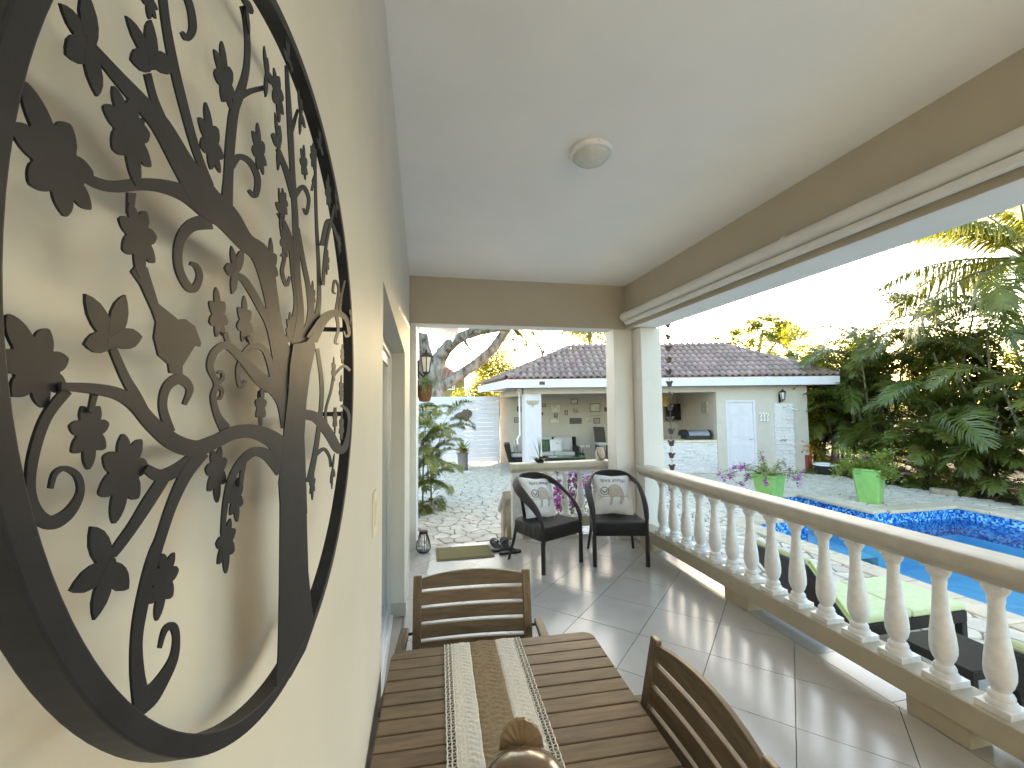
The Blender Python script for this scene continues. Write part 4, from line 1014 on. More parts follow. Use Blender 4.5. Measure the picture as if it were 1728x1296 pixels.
# ================================================================== GARDEN AND POOL SIDE
# ------------------------------------------------------------------ sun loungers: local x from head (0) to foot, base at ground
def lounger(label, loc, rz=0):
    t = localthing('sun_lounger', label, 'sun lounger', loc, rz, 'sun loungers between porch and pool')
    Wd = .62; L0, L1 = .42, 1.58
    MB().box(L0,L1,-Wd/2,-Wd/2+.045,.20,.29).box(L0,L1,Wd/2-.045,Wd/2,.20,.29).box(L1-.045,L1,-Wd/2+.045,Wd/2-.045,.20,.29).box(L0,L0+.045,-Wd/2+.045,Wd/2-.045,.20,.29).box(L0+.045,L1-.045,-Wd/2+.045,Wd/2-.045,.262,.288).build('frame', M['wicker'], t, bevel=.006)
    for x in (L0+.03, L1-.03):
        for y in (-Wd/2+.03, Wd/2-.03): MB().box(x-.028,x+.028,y-.028,y+.028,0,.1995).build('leg', M['wicker'], t, bevel=.005)
    A = R_(52)
    def bk(u, h): return (L0+.02-u*math.cos(A)-h*math.sin(A)*-1*-1*.0+h*math.sin(A), u*math.sin(A)+h*math.cos(A)+.285)
    def slab(u0, u1, h0, h1, y0, y1): 
        q = [bk(u0,h0),bk(u1,h0),bk(u1,h1),bk(u0,h1)]; return MB().prism([(x,y0,z) for x, z in q], (0,y1-y0,0))
    slab(0,.63,-.03,.0,-Wd/2,Wd/2).build('backrest', M['wicker'], t, bevel=.006)
    slab(.0,.64,.001,.055,-Wd/2+.01,Wd/2-.01).build('back_cushion', M['lime'], t, bevel=.018)
    for s in (-1, 1): slab(.0,.64,.024,.034,s*(Wd/2-.012)-.006,s*(Wd/2-.012)+.006).build('piping', M['limepipe'], t)
    for x0, x1 in ((L0+.03,L0+.60),(L0+.605,L1+.01)):
        MB().box(x0,x1,-Wd/2+.005,Wd/2-.005,.2905,.348).build('seat_cushion', M['lime'], t, bevel=.018)
    for y in (-.2,.2): MB().box(L1-.012,L1+.004,y-.012,y+.012,.20,.30).build('cushion_tie', M['limepipe'], t)
    return t
lounger('dark wicker sun lounger with lime cushions on the pool house side of the side table', (2.79,3.05,G))
lounger('dark wicker lime-cushioned sun lounger across the side table from the other lounger and flower pots', (2.79,1.40,G))
t = localthing('side_table', 'low dark wicker side table between the two lime sun loungers', 'side table', (3.63,2.35,G))
MB().box(-.23,.23,-.225,.225,.235,.30).build('table_top', M['wicker'], t, bevel=.006)
for x in (-.2,.2):
    for y in (-.195,.195): MB().box(x-.025,x+.025,y-.025,y+.025,0,.2345).build('leg', M['wicker'], t, bevel=.004)

# ------------------------------------------------------------------ green planters with bougainvillea
def leaf_quads(mb, pts, size, rg, flat=.0):
    for p in pts:
        s = size*rg.uniform(.6,1.3); a, b_, c_ = rg.uniform(0,2*PI), rg.gauss(0,.7)*(1-flat), rg.gauss(0,.7)*(1-flat)
        ux, uy, uz = math.cos(a), math.sin(a), math.sin(b_)*.8; u = Vector((ux,uy,uz)).normalized(); v = u.cross(Vector((math.sin(c_)*.9, .1*math.cos(a), 1))).normalized()
        p = Vector(p); mb.add([p-u*s*.5, p+v*s*.28-u*s*.05, p+u*s*.55, p-v*s*.28-u*s*.05], [(0,1,2,3)])
def boug(t, z0, sprays, rg, nl, nf, ls=.045):
    st = MB(); lf = MB(); fw = MB()
    for az, el, L, fl_, dr in sprays:
        pts = []; p = Vector((rg.uniform(-.05,.05), rg.uniform(-.05,.05), z0)); e = el
        for k in range(9):
            pts.append(p.copy()); p = p + Vector((math.cos(az)*math.cos(e), math.sin(az)*math.cos(e), math.sin(e)))*(L/8); e -= dr/8; az += rg.uniform(-.15,.15)
        MB().tube(pts, [.008*(1-k/11) for k in range(9)], 5).build('stem', M['barkdark'], t)
        lp_ = []; fp_ = []
        for _ in range(nl):
            k = rg.uniform(1.6,8); q = pts[int(k)]; lp_.append(q + Vector([rg.gauss(0,.045) for _ in range(3)]))
        leaf_quads(lf, lp_, ls, rg)
        if fl_:
            for _ in range(fl_):
                c_ = pts[rg.choice((6,7,8,8))] + Vector([rg.gauss(0,.03) for _ in range(3)])
                leaf_quads(fw, [c_ + Vector([rg.gauss(0,.024) for _ in range(3)]) for _ in range(nf)], .056, rg)
    lf.build('foliage', M['bougleaf'], t, fix=False, kind='stuff')
    if fw.v: fw.build('blossom', M['boug'], t, fix=False, kind='stuff')
def planter(label, at, rz, wt, wb, h):
    t = localthing('planter', label, 'planter', at, rz, 'lime planters by the pool')
    def sq(w_, z, c=.03): a = w_/2; return [(x, y, z) for x, y in ((-a+c,-a),(a-c,-a),(a,-a+c),(a,a-c),(a-c,a),(-a+c,a),(-a,a-c),(-a,-a+c))]
    MB().loft([sq(wb,0.),sq(wb+(wt-wb)*.93,h*.93),sq(wt+.012,h*.94),sq(wt+.012,h),sq(wt-.03,h),sq(wt-.05,h*.86)]).build('pot', M['green'], t, smooth=True)
    MB().loft([sq(wt-.055,h*.84),sq(wt-.055,h*.87)]).build('soil', M['soil'], t)
    return t
rg = random.Random(31)
pR = onZ(1469,847,G); t = planter('tall lime green planter with yellow-green bougainvillea beside the pool corner', pR, R_(24), .47, .33, .68)
boug(t, .58, [(rg.uniform(0,2*PI) if k > 9 else k*.63, rg.uniform(.35,1.2), rg.uniform(.5,.85), 1 if k in (2,5,8) else 0, rg.uniform(.5,1.7)) for k in range(20)], rg, 170, 12, .055)
pL = onZ(1299,846,G); t = planter('lime green planter with trailing magenta bougainvillea near the white door', pL, R_(20), .47, .34, .56)
boug(t, .48, [(k*.7, rg.uniform(.2,.9), rg.uniform(.6,1.0), rg.choice((1,3,4,6)), rg.uniform(.6,1.7)) for k in range(15)]+[(2.9,1.35,.62,0,.2),(3.2,1.2,.5,1,.2)], rg, 95, 16)

# bougainvillea behind the short balustrade
bu = thing('bougainvillea_shrub', 'magenta bougainvillea shrub growing behind the short balustrade', 'shrub', (1.95,5.85,G), off=(0,0,0))
boug(bu, .02, [(rg.uniform(0,2*PI), rg.uniform(.9,1.5), rg.uniform(.7,1.25), rg.choice((3,4,6)), rg.uniform(-.1,.5)) for k in range(20)], rg, 70, 26, .055)

# ------------------------------------------------------------------ pool house (lat, dep, z), camera axis frame
at = (.3,12.5,G)
ph = thingP('pool_house', 'low cream pool house with a hipped tile roof and an open lounge', 'pool house', at)
WH = 2.14
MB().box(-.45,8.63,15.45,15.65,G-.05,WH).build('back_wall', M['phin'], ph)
MB().box(8.45,8.63,12.681,15.449,G-.05,WH).build('side_wall', M['phwall'], ph)
# front wall with the door opening
D0, D1, DT = 6.27, 7.07, 1.69
fw_ = MB().box(5.97,D0,12.5,12.68,G-.05,WH).box(D1,8.63,12.5,12.68,G-.05,WH).box(D0,D1,12.5,12.68,DT,WH); fw_.build('front_wall', M['phwall'], ph)
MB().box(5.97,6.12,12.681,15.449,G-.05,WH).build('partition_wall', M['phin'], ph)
MB().prism([(.365,12.5,G-.05),(.85,12.5,G-.05),(.85,12.98,G-.05),(.285,12.98,G-.05)], (0,0,1.96-G+.05)).build('column', M['fascia'], ph, bevel=.01)
MB().box(.34,5.969,12.52,12.98,1.965,WH).build('front_beam', M['phwall'], ph)
MB().prism([(.30,12.983,1.93),(.55,12.983,1.93),(-.16,15.448,1.93),(-.44,15.448,1.93)], (0,0,.2)).build('side_beam', M['phwall'], ph)
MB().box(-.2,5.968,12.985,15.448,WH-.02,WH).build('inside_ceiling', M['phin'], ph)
MB().box(-.4,8.6,12.55,15.448,G-.05,G+.012).build('inside_floor', M['stone'], ph)
# soffit, fascia and roof
EZ = 2.16; FT = 2.37
FL_, FR_, BR_, BL_ = (-.13,12.1), (9.26,12.1), (9.26,15.85), (-1.26,15.85); RL_, RR_ = (1.85,13.97), (7.05,13.97); RZ = 3.50
MB().prism([(*FL_,EZ),(*FR_,EZ),(*BR_,EZ),(*BL_,EZ)], (0,0,.03)).build('soffit', M['fascia'], ph)
fb = MB().box(FL_[0],FR_[0],12.07,12.099,EZ-.03,FT); fb.build('fascia_board', M['fascia'], ph)
MB().prism([(FL_[0]-.002,12.07,EZ-.03),(FL_[0]-.02,12.1,EZ-.03),(BL_[0]-.02,15.85,EZ-.03),(BL_[0]+.02,15.85,EZ-.03)], (0,0,FT-EZ+.03)).build('fascia_board', M['fascia'], ph)
MB().box(9.261,9.29,12.07,15.85,EZ-.03,FT).build('fascia_board', M['fascia'], ph)
q = LD(914.5,646,12.06); MB().box(q.x-.11,q.x+.11,12.05,12.069,q.z-.08,q.z+.06).build('vent_box', M['white'], ph); MB().box(q.x-.075,q.x+.085,12.035,12.049,q.z-.055,q.z+.04).build('vent', M['frameblk'], ph)
zt = FT+.02
rf_ = MB().add([(*FL_,zt),(*FR_,zt),(*RR_,RZ),(*RL_,RZ),(*BR_,zt),(*BL_,zt)], [(0,1,2,3),(1,4,2),(4,5,3,2),(5,0,3)])
roof = rf_.build('roof', M['rooftile'], ph)
TW, TLN = .19, .30
def tile_mesh(name):
    vs = []; fs = []; N = 7
    prof = [(-TW*.5,.004),(-TW*.38,.006),(-TW*.27,.042),(-TW*.09,.068),(TW*.11,.068),(TW*.29,.042),(TW*.40,.006),(TW*.52,.004)]
    for y, dz in ((0,.034),(0,.010),(TLN*1.12,.002)):
        for x, z in prof: vs.append((x, y, z+dz if not (y == 0 and dz < .02) else max(z-.004, -.004)))
    n = len(prof)
    for k in range(n-1): fs.append((k,k+1,n+k+1,n+k)); fs.append((k,2*n+k,2*n+k+1,k+1))
    return MB().add(vs, fs).mesh(name, M['rooftile'], smooth=True)
TM = tile_mesh('roof_tile')
def slope_tiles(o, ux, up, inside, n0, n1, rows, as_parts):
    """o: origin on the eave, ux: along the eave, up: up the slope (unit)"""
    nrm = ux.cross(up); Mx = Matrix((ux, up, nrm)).transposed(); out = []
    for r in range(rows):
        for c_ in range(n0, n1):
            x = (c_+.5)*TW; y = r*TLN-.05
            if inside(x, y+.12): out.append((o+ux*x+up*y+nrm*.012, Mx))
    return out
o_ = Vector((*FL_,zt)); up_ = Vector((0,RL_[1]-FL_[1],RZ-zt)); SLN = up_.length; up_.normalize()
hl = (RL_[0]-FL_[0])/SLN; hr = (FR_[0]-RR_[0])/SLN; LW = FR_[0]-FL_[0]
tl = slope_tiles(o_, Vector((1,0,0)), up_, lambda x, y: hl*y+.03 < x < LW-hr*y-.03 and y < SLN, 0, 60, 10, True)
def place_tile(p, Mx):
    o = link('roof_tile', TM, roof); rot = Mx @ Euler((random.uniform(-.012,.012), random.uniform(-.012,.012), random.uniform(-.02,.02))).to_matrix()
    o.matrix_local = Matrix.Translation(p+Vector((random.uniform(-.004,.004),0,random.uniform(-.003,.003)))) @ rot.to_4x4()
for p, Mx in tl[:295]: place_tile(p, Mx)
rest = MB(); tv = [v.co.copy() for v in TM.vertices]; tf = [tuple(q.vertices) for q in TM.polygons]
o2 = Vector((*BL_,zt)); e_ = Vector((FL_[0]-BL_[0], FL_[1]-BL_[1], 0)); EL = e_.length; e_.normalize(); mid = Vector((*RL_,RZ))
proj_ = (mid-o2).dot(e_); u2 = (mid-(o2+e_*proj_)); SL2 = u2.length; u2.normalize()
tl2 = slope_tiles(o2, e_, u2, lambda x, y: proj_*y/SL2+.03 < x < EL-(EL-proj_)*y/SL2-.03, 0, 30, 9, False)
o3 = Vector((*FR_,zt)); e3 = Vector((0,1,0)); m3 = Vector((*RR_,RZ)); pr3 = (m3-o3).dot(e3); u3 = m3-(o3+e3*pr3); SL3 = u3.length; u3.normalize()
tl3 = slope_tiles(o3, e3, u3, lambda x, y: pr3*y/SL3+.03 < x < 3.75-(3.75-pr3)*y/SL3-.03, 0, 30, 9, False)
for p, Mx in tl[295:]+tl2+tl3: rest.add([p+Mx @ v for v in tv], tf)
rest.build('roof_tile', M['rooftile'], roof, smooth=True, fix=False, kind='stuff')
def caps(a, b_, nm='ridge_tile'):
    a, b_ = Vector(a), Vector(b_); L = (b_-a).length; d = (b_-a).normalized(); n = int(L/.30); x = d.cross(Vector((0,0,1))).normalized(); y = x.cross(d)
    for k in range(n):
        s0 = a+d*(k*L/n); secs = []
        for s_, r in ((-.02,.115),(L/n,.095)):
            secs.append([s0+d*s_+x*r*math.cos(PI*q/8)+y*(r*.85*math.sin(PI*q/8)+.02) for q in range(9)])
        MB().loft(secs, close=False, caps=False).build(nm, M['rooftile'], roof, smooth=True)
caps((*FL_,zt), (*RL_,RZ)); caps((*RL_,RZ), (*RR_,RZ)); caps((*FR_,zt), (*RR_,RZ))
# door
dr = MB().box(D0+.03,D1-.03,12.53,12.57,G+.005,DT-.03).build('door', M['fascia'], ph)
MB().box(D0-.03,D0+.03,12.485,12.60,G,DT+.03).box(D1-.03,D1+.03,12.485,12.60,G,DT+.03).box(D0+.03,D1-.03,12.485,12.60,DT-.03,DT+.03).build('door_frame', M['fascia'], ph)
for z0, z1 in ((1.28,1.56),(.62,1.18),(-.22,.45)):
    for x0 in (D0+.12, D0+.45):
        MB().box(x0,x0+.24,12.521,12.5295,z0,z1).box(x0+.03,x0+.21,12.512,12.5205,z0+.03,z1-.03).build('door_panel', M['fascia'], dr, bevel=.004)
MB().tube([(D1-.09,12.53,.58),(D1-.09,12.47,.58),(D1-.19,12.47,.58)], .012, 8).build('handle', M['steel'], dr)
# outdoor counter with split-stone face
def split_stone(parent, x0, x1, z0, z1, dep, name, seed, hh=.045):
    rg_ = random.Random(seed); b_ = MB(); z = z0
    while z < z1-.01:
        h = min(rg_.uniform(hh*.7,hh*1.3), z1-z); x = x0
        while x < x1-.01:
            l = min(rg_.uniform(.12,.42), x1-x)
            if x1-x-l < .08: l = x1-x
            d = rg_.uniform(.008,.06); b_.box(x+.001,x+l-.001,dep-d,dep,z+.001,z+h-.001); x += l
        z += h
    b_.build(name, M['stack'], parent, kind='stuff')
MB().box(3.5,5.965,12.56,12.70,G,.50).build('counter_wall', M['stack'], ph)
split_stone(ph, 3.5,5.965,G+.01,.50,12.559,'split_stone_face', 3)
MB().box(3.45,5.968,12.50,13.20,.501,.56).build('counter_top', M['coping'], ph, bevel=.008)
# outdoor shower
sp = thingP('outdoor_shower', 'white split-stone shower panel with arm and tap on the pool house wall', 'shower', (7.89,12.5,G))
MB().box(7.62,8.16,12.47,12.499,G+.02,1.60).build('panel_base', M['stack'], sp)
split_stone(sp, 7.62,8.16,G+.02,1.60,12.469,'split_stone_face', 4, .04)
p = LD(1320,688,12.44); MB().tube([(p.x,12.46,p.z),(p.x,12.2,p.z+.02),(p.x+.22,12.1,p.z-.06)], .012, 8).build('shower_arm', M['steel'], sp); MB().lathe([(.02,0),(.07,-.02),(.07,-.03)], 16, (p.x+.22,12.1,p.z-.06)).build('shower_head', M['steel'], sp)
p = LD(1321,742,12.44)
for dx in (-.05,.05): MB().lathe([(.03,-.03),(.035,0),(.03,.03)], 10, (p.x+dx,12.43,p.z)).build('tap', M['steel'], sp)
# hooks: three white seahorse-like hooks
for k in range(3):
    p = LD(1283+k*5.6,704,12.48); t = thingP('wall_hook', ('white curled wall hook next to the white door','white curled wall hook in the middle of the row of three','white curled wall hook next to the shower panel')[k], 'hook', (p.x,12.49,p.z), 'row of three wall hooks')
    MB().tube(catmull([(p.x-.03,12.47,p.z+.09),(p.x,12.46,p.z+.12),(p.x+.03,12.46,p.z+.07),(p.x,12.46,p.z+.01),(p.x+.02,12.46,p.z-.06),(p.x,12.46,p.z-.11),(p.x-.03,12.46,p.z-.08)], 4), .016, 6).build('curl', M['white'], t, smooth=True)
    MB().tube([(p.x,12.499,p.z),(p.x,12.46,p.z)], .012, 6).build('mount', M['steel'], t)
def coach_lantern(label, frameP, at, d, sc, wall):  # at: centre of the glass; wall: distance behind it along d
    t = (thingP if frameP else thing)('wall_lantern', label, 'wall lantern', at, group='black coach lanterns'); x, y, z = at
    s = sc
    def hexr(r, zz): return [(x+r*math.cos(PI/3*k+PI/6), y+r*math.sin(PI/3*k+PI/6), z+zz) for k in range(6)]
    MB().loft([hexr(.05*s,-.13*s),hexr(.085*s,.09*s)]).build('glass', M['glass'], t)
    for k in range(6):
        a, b_ = hexr(.053*s,-.13*s)[k], hexr(.088*s,.09*s)[k]; MB().tube([a,b_], .008*s, 5).build('bar', M['black'], t)
    MB().loft([hexr(.105*s,.09*s),hexr(.10*s,.105*s),hexr(.05*s,.15*s),hexr(.022*s,.165*s),hexr(.018*s,.20*s),hexr(.004*s,.215*s)]).build('roof', M['black'], t)
    MB().loft([hexr(.03*s,-.165*s),hexr(.056*s,-.15*s),hexr(.058*s,-.13*s)]).build('base', M['black'], t)
    dx, dy = d; wx, wy = x+dx*wall, y+dy*wall
    MB().tube(catmull([(x,y,z-.16*s),(x+dx*wall*.4,y+dy*wall*.4,z-.20*s),(wx,wy,z-.12*s)], 5), .014*s, 6).build('arm', M['black'], t)
    MB().bar((wx-dx*.0,wy-dy*.0,z-.24*s),(wx,wy,z+.05*s),.05*s,.024*s,up=(dx,dy,0)).build('backplate', M['black'], t)
p = LD(1321,667,12.32); coach_lantern('black coach lantern on the pool house above the shower panel', True, (p.x,12.32,p.z), (0,1), .9, .165)
# column ornament, downpipe, sockets
p = LD(899,681,12.48); t = thingP('wall_ornament', 'pale carved ornament fixed to the white pool house column', 'ornament', (p.x,12.49,p.z))
MB().prism([(p.x-.19,12.48,p.z+.09),(p.x-.15,12.48,p.z-.02),(p.x-.03,12.48,p.z-.05),(p.x,12.48,p.z-.13),(p.x+.03,12.48,p.z-.05),(p.x+.15,12.48,p.z-.02),(p.x+.19,12.48,p.z+.09)], (0,.019,0)).build('plaque', M['framelt'], t, bevel=.006)
for k in range(4): MB().lathe([(.0,-.02),(.03,0),(.0,.02)], 8, (p.x-.12+k*.08,12.47,p.z+.05)).build('boss', M['paper'], t)
a, b_, c_, d_ = LD(876.5,667,12.9), LD(877.5,734,12.9), LD(873,741,12.9), LD(873.5,750,12.9)
t = thingP('downpipe', 'white drain pipe hanging beside the white pool house column', 'pipe', (a.x,12.9,d_.z))
MB().tube([(a.x,12.9,a.z+.1),(b_.x,12.9,b_.z),(c_.x,12.9,c_.z),(d_.x,12.9,d_.z)], .028, 8).build('pipe', M['white'], t, smooth=True)
MB().box(a.x-.06,a.x+.06,12.84,12.96,a.z+.08,a.z+.2).build('hopper', M['white'], t)
# lounge furniture
def pillow_mb(x, y, z, w_, h, th, tilt=.25, yaw=0):
    b_ = MB(); N = 8; vs = []; fs = []
    for s in (-1, 1):
        for j in range(N+1):
            for i in range(N+1):
                u, v = 2*i/N-1, 2*j/N-1; k = ((1-u**4)*(1-v**4))**.5
                lx, ly, lz = u*w_/2, s*k*th/2, v*h/2+h/2; ly += lz*tilt
                vs.append((x+lx*math.cos(yaw)-ly*math.sin(yaw), y+lx*math.sin(yaw)+ly*math.cos(yaw), z+lz))
    for g_ in (0, 1):
        for j in range(N):
            for i in range(N): a = g_*(N+1)**2+j*(N+1)+i; fs.append((a,a+1,a+N+2,a+N+1))
    return b_.add(vs, fs)
FZ = G+.012
t = thingP('wicker_sofa', 'dark wicker sofa with pale grey cushions in the open lounge', 'sofa', (1.45,14.8,FZ)); z = FZ
MB().box(.55,2.25,14.55,15.35,z+.04,z+.30).box(.55,2.25,15.22,15.36,z+.301,z+.90).build('frame', M['wicker'], t, bevel=.02)
for s in (.55, 2.11): MB().box(s,s+.14,14.55,15.219,z+.301,z+.62).build('arm', M['wicker'], t, bevel=.02)
for x in (.70, 1.405): MB().box(x,x+.70,14.53,15.2,z+.302,z+.44).build('seat_cushion', M['lav'], t, bevel=.04)
for x in (1.05, 1.76): pillow_mb(x,15.0,z+.43,.66,.48,.16).build('back_cushion', M['lav'], t, smooth=True)
t = thingP('throw_pillow', 'white throw pillow with a purple print on the wicker sofa', 'pillow', (1.5,14.72,z+.44))
pillow_mb(1.5,14.72,z+.44,.42,.40,.12,.35,.1).build('cover', M['pillow'], t, smooth=True); MB().box(1.42,1.58,14.755,14.765,z+.60,z+.72).build('print', M['boug'], t)
t = thingP('throw_pillow', 'sage green throw pillow half behind the white column on the sofa', 'pillow', (1.05,14.75,z+.44)); pillow_mb(1.05,14.75,z+.44,.42,.40,.12,.35,-.1).build('cover', M['fern'], t, smooth=True)
t = thingP('coffee_table', 'low dark wicker coffee table with a green top in front of the sofa', 'coffee table', (1.7,13.9,z))
MB().box(1.1,2.3,13.65,14.2,z,z+.33).build('base', M['wicker'], t, bevel=.01); MB().box(1.08,2.32,13.63,14.22,z+.331,z+.36).build('top', M['green_glass'], t, bevel=.004)
t = thingP('book', 'white booklet lying on the green coffee table', 'book', (1.25,13.8,z+.361)); MB().box(1.15,1.42,13.72,13.92,z+.3612,z+.372).build('block', M['white'], t); MB().box(1.148,1.422,13.718,13.922,z+.3722,z+.376).build('cover', M['paper'], t)
t = thingP('wicker_armchair', 'curved dark wicker armchair with a grey cushion between gate and white column', 'armchair', (.05,14.3,z))
MB().box(-.12,.55,13.95,14.62,z+.03,z+.34).build('seat_frame', M['wicker'], t, bevel=.03); MB().prism([(-.30,13.9,z+.78),(-.10,13.9,z+.78),(.02,13.9,z+.03),(-.10,13.9,z+.03)], (0,.75,0)).build('backrest', M['wicker'], t, bevel=.04)
MB().box(-.06,.55,13.98,14.6,z+.341,z+.46).build('seat_cushion', M['lav'], t, bevel=.03); pillow_mb(.12,14.3,z+.45,.55,.42,.14,.1,PI/2).build('back_cushion', M['lav'], t, smooth=True)
p = LD(1016,735,14.7); t = thingP('bar_chair', 'tall dark high-back bar chair with a pale seat near the porch column', 'bar chair', (p.x,14.7,z))
MB().prism([(p.x-.22,14.86,z+.70),(p.x-.18,14.90,z+.70),(p.x+.12,14.62,z+.70),(p.x+.08,14.58,z+.70)], (-.05,.03,.56)).build('backrest', M['frameblk'], t, bevel=.01); MB().box(p.x-.20,p.x+.22,14.48,14.92,z+.66,z+.74).build('seat', M['lav'], t, bevel=.015)
for a in (-.18,.19):
    for b_ in (14.52,14.88): MB().box(p.x+a-.02,p.x+a+.02,b_-.02,b_+.02,z,z+.659).build('leg', M['frameblk'], t)
p = LD(980,770,14.9); t = thingP('candle_holder', 'black spiky candle holder on the floor beside the sofa', 'candle holder', (p.x,14.9,z))
MB().box(p.x-.12,p.x+.12,14.8,15.0,z+.1,z+.35).build('body', M['black'], t)
for a in (-.09,-.02,.07): MB().tube([(p.x+a,14.9,z+.351),(p.x+a*1.2,14.9,z+.351+random.uniform(.12,.26))], .014, 6).build('spike', M['black'], t)
for a in (-.09,.09):
    for b_ in (14.83,14.97): MB().box(p.x+a-.01,p.x+a+.01,b_-.01,b_+.01,z,z+.0995).build('leg', M['black'], t)
for px, nm in ((983,'nearer the sofa'),(992,'farther from the sofa')):
    p = LD(px,753,15.44); t = thingP('socket_plate', 'white socket plate low on the lounge wall, '+nm, 'socket', (p.x,15.44,p.z), 'socket plates'); MB().box(p.x-.07,p.x+.07,15.435,15.449,p.z-.04,p.z+.04).build('plate', M['white'], t); MB().box(p.x-.03,p.x+.03,15.430,15.4345,p.z-.02,p.z+.02).build('insert', M['paper'], t)
def picture(x0, x1, y0, y1, fr, pa, label, dep=15.449, bw=.03):
    a, b_ = LD(x0,y0,dep), LD(x1,y1,dep); t = thingP('wall_picture', label, 'picture', ((a.x+b_.x)/2,dep,b_.z), 'pictures on the lounge wall')
    MB().box(a.x,b_.x,dep-.025,dep-.001,b_.z,b_.z+bw).box(a.x,b_.x,dep-.025,dep-.001,a.z-bw,a.z).box(a.x,a.x+bw,dep-.025,dep-.001,b_.z+bw,a.z-bw).box(b_.x-bw,b_.x,dep-.025,dep-.001,b_.z+bw,a.z-bw).build('frame', M[fr], t)
    MB().box(a.x+bw,b_.x-bw,dep-.016,dep-.0015,b_.z+bw,a.z-bw).build('print', M[pa], t)
for a in ((915,921,681,687,'frameblk','paper2','tiny dark square picture beside the white column, upper'),(914,916.5,696,700.5,'frameblk','paper2','tiny dark picture beside the white column, lower'),
          (928.5,946,682,696,'framelt','paper','pale landscape picture in a thin light frame, largest of the light ones'),(934.5,941,698,704.5,'frameblk','paper2','tiny dark picture below the pale landscape'),
          (928,944.5,706,714,'framelt','paper','long low pale sign under the tiny dark picture'),(952.5,958,692.5,700.5,'frameblk','paper2','small dark upright picture between the landscape and the long black sign'),
          (963,975,673,682,'frameblk','paper','small pale sign in a dark frame hung highest'),(966,976,689,697,'framelt','paper2','brown sketch in a light frame under the highest sign'),
          (961,981.5,705.5,715,'frameblk','frameblk','long black sign with no glass'),(995,1013,681,695,'frameblk','paper','pale picture in a bold black frame'),
          (994,1014,700.5,703,'framelt','framelt','narrow wooden strip under the bold black frame'),(1001.5,1012.5,705.5,714.5,'frameblk','paper2','dark photo with a light shape under the wooden strip'),(1019.5,1025,687.5,694.5,'frameblk','frameblk','small brown picture at the porch column edge'),
          (872.5,879.5,685.5,694.5,'frameblk','frameblk','dark picture behind the white drain pipe, upper'),(867.5,876,704.5,713,'frameblk','paper2','dark framed photo beside the white drain pipe, lower')):
    picture(*a, bw=.022)
p = LD(992,709,15.44); t = thingP('wall_shell', 'small pale round shell on the lounge wall by the long black sign', 'shell', (p.x,15.44,p.z)); MB().lathe([(.05,-.05),(.065,0),(.05,.05)], 10, (p.x,15.42,p.z)).build('disc', M['paper'], t, smooth=True); MB().lathe([(.02,-.02),(.025,0),(.02,.02)], 8, (p.x,15.36,p.z)).build('boss', M['framelt'], t)
# tv, picture on the partition, grill, lamp shade
a, b_ = LD(1139,681,15.2), LD(1157,709,15.2); t = thingP('television', 'flat black television on the pool house wall above the counter', 'television', ((a.x+b_.x)/2,15.2,b_.z))
MB().box(a.x-.35,b_.x,15.16,15.22,b_.z,a.z).build('bezel', M['frameblk'], t, bevel=.005); MB().box(a.x-.33,b_.x-.02,15.152,15.159,b_.z+.03,a.z-.02).build('screen', M['screen'], t); MB().box(a.x,a.x+.2,15.221,15.449,b_.z+.15,b_.z+.3).build('bracket', M['black'], t)
y0, y1 = 5.96*720/(1194-864), 5.96*720/(1183-864); za, zb = LD(1188,677,(y0+y1)/2).z, LD(1188,698,(y0+y1)/2).z
t = thingP('wall_picture', 'narrow upright carved picture on the side wall over the grill', 'picture', (5.96,y0,zb)); MB().box(5.935,5.969,y0,y1,zb,za).build('frame', M['framelt'], t, bevel=.004); MB().box(5.925,5.9345,y0+.03,y1-.03,zb+.04,za-.04).build('print', M['paper2'], t)
a, b_ = LD(1147,724,12.95), LD(1195,741,12.95); zc = .5605; t = thingP('gas_grill', 'black tabletop gas grill with a steel lid on the stone counter', 'grill', ((a.x+b_.x)/2,12.9,zc))
MB().box(a.x+.1,b_.x-.02,12.7,13.15,zc+.001,zc+.11).build('firebox', M['black'], t, bevel=.01)
xs0, xs1 = a.x+.18, b_.x-.06
MB().loft([[(x,12.70,zc+.112),(x,12.69,zc+.16),(x,12.75,zc+.24),(x,12.88,zc+.285),(x,13.04,zc+.25),(x,13.13,zc+.112)] for x in (xs0, xs1)]).build('lid', M['steel'], t, bevel=.006)
for x0, x1 in ((a.x,a.x+.178),(b_.x-.059,b_.x)): MB().loft([[(x,12.70,zc+.113),(x,12.69,zc+.165),(x,12.75,zc+.245),(x,12.88,zc+.29),(x,13.04,zc+.255),(x,13.13,zc+.113)] for x in (x0, x1)]).build('lid_end', M['black'], t, bevel=.006)
MB().tube([(xs0+.1,12.66,zc+.16),(xs1-.1,12.66,zc+.16)], .012, 8).build('handle', M['steel'], t)
p = LD(1124,675,14.6); t = thingP('pendant_lamp', 'amber lamp shade hanging over the pool house counter', 'lamp', (p.x,14.6,p.z)); MB().lathe([(.18,-.22),(.18,.2),(.175,.2)], 20, (p.x-.1,14.6,p.z)).build('lamp_shade', M['amber'], t, smooth=True); MB().tube([(p.x-.1,14.6,p.z+.2),(p.x-.1,14.6,WH-.021)], .006, 6).build('cord', M['black'], t)

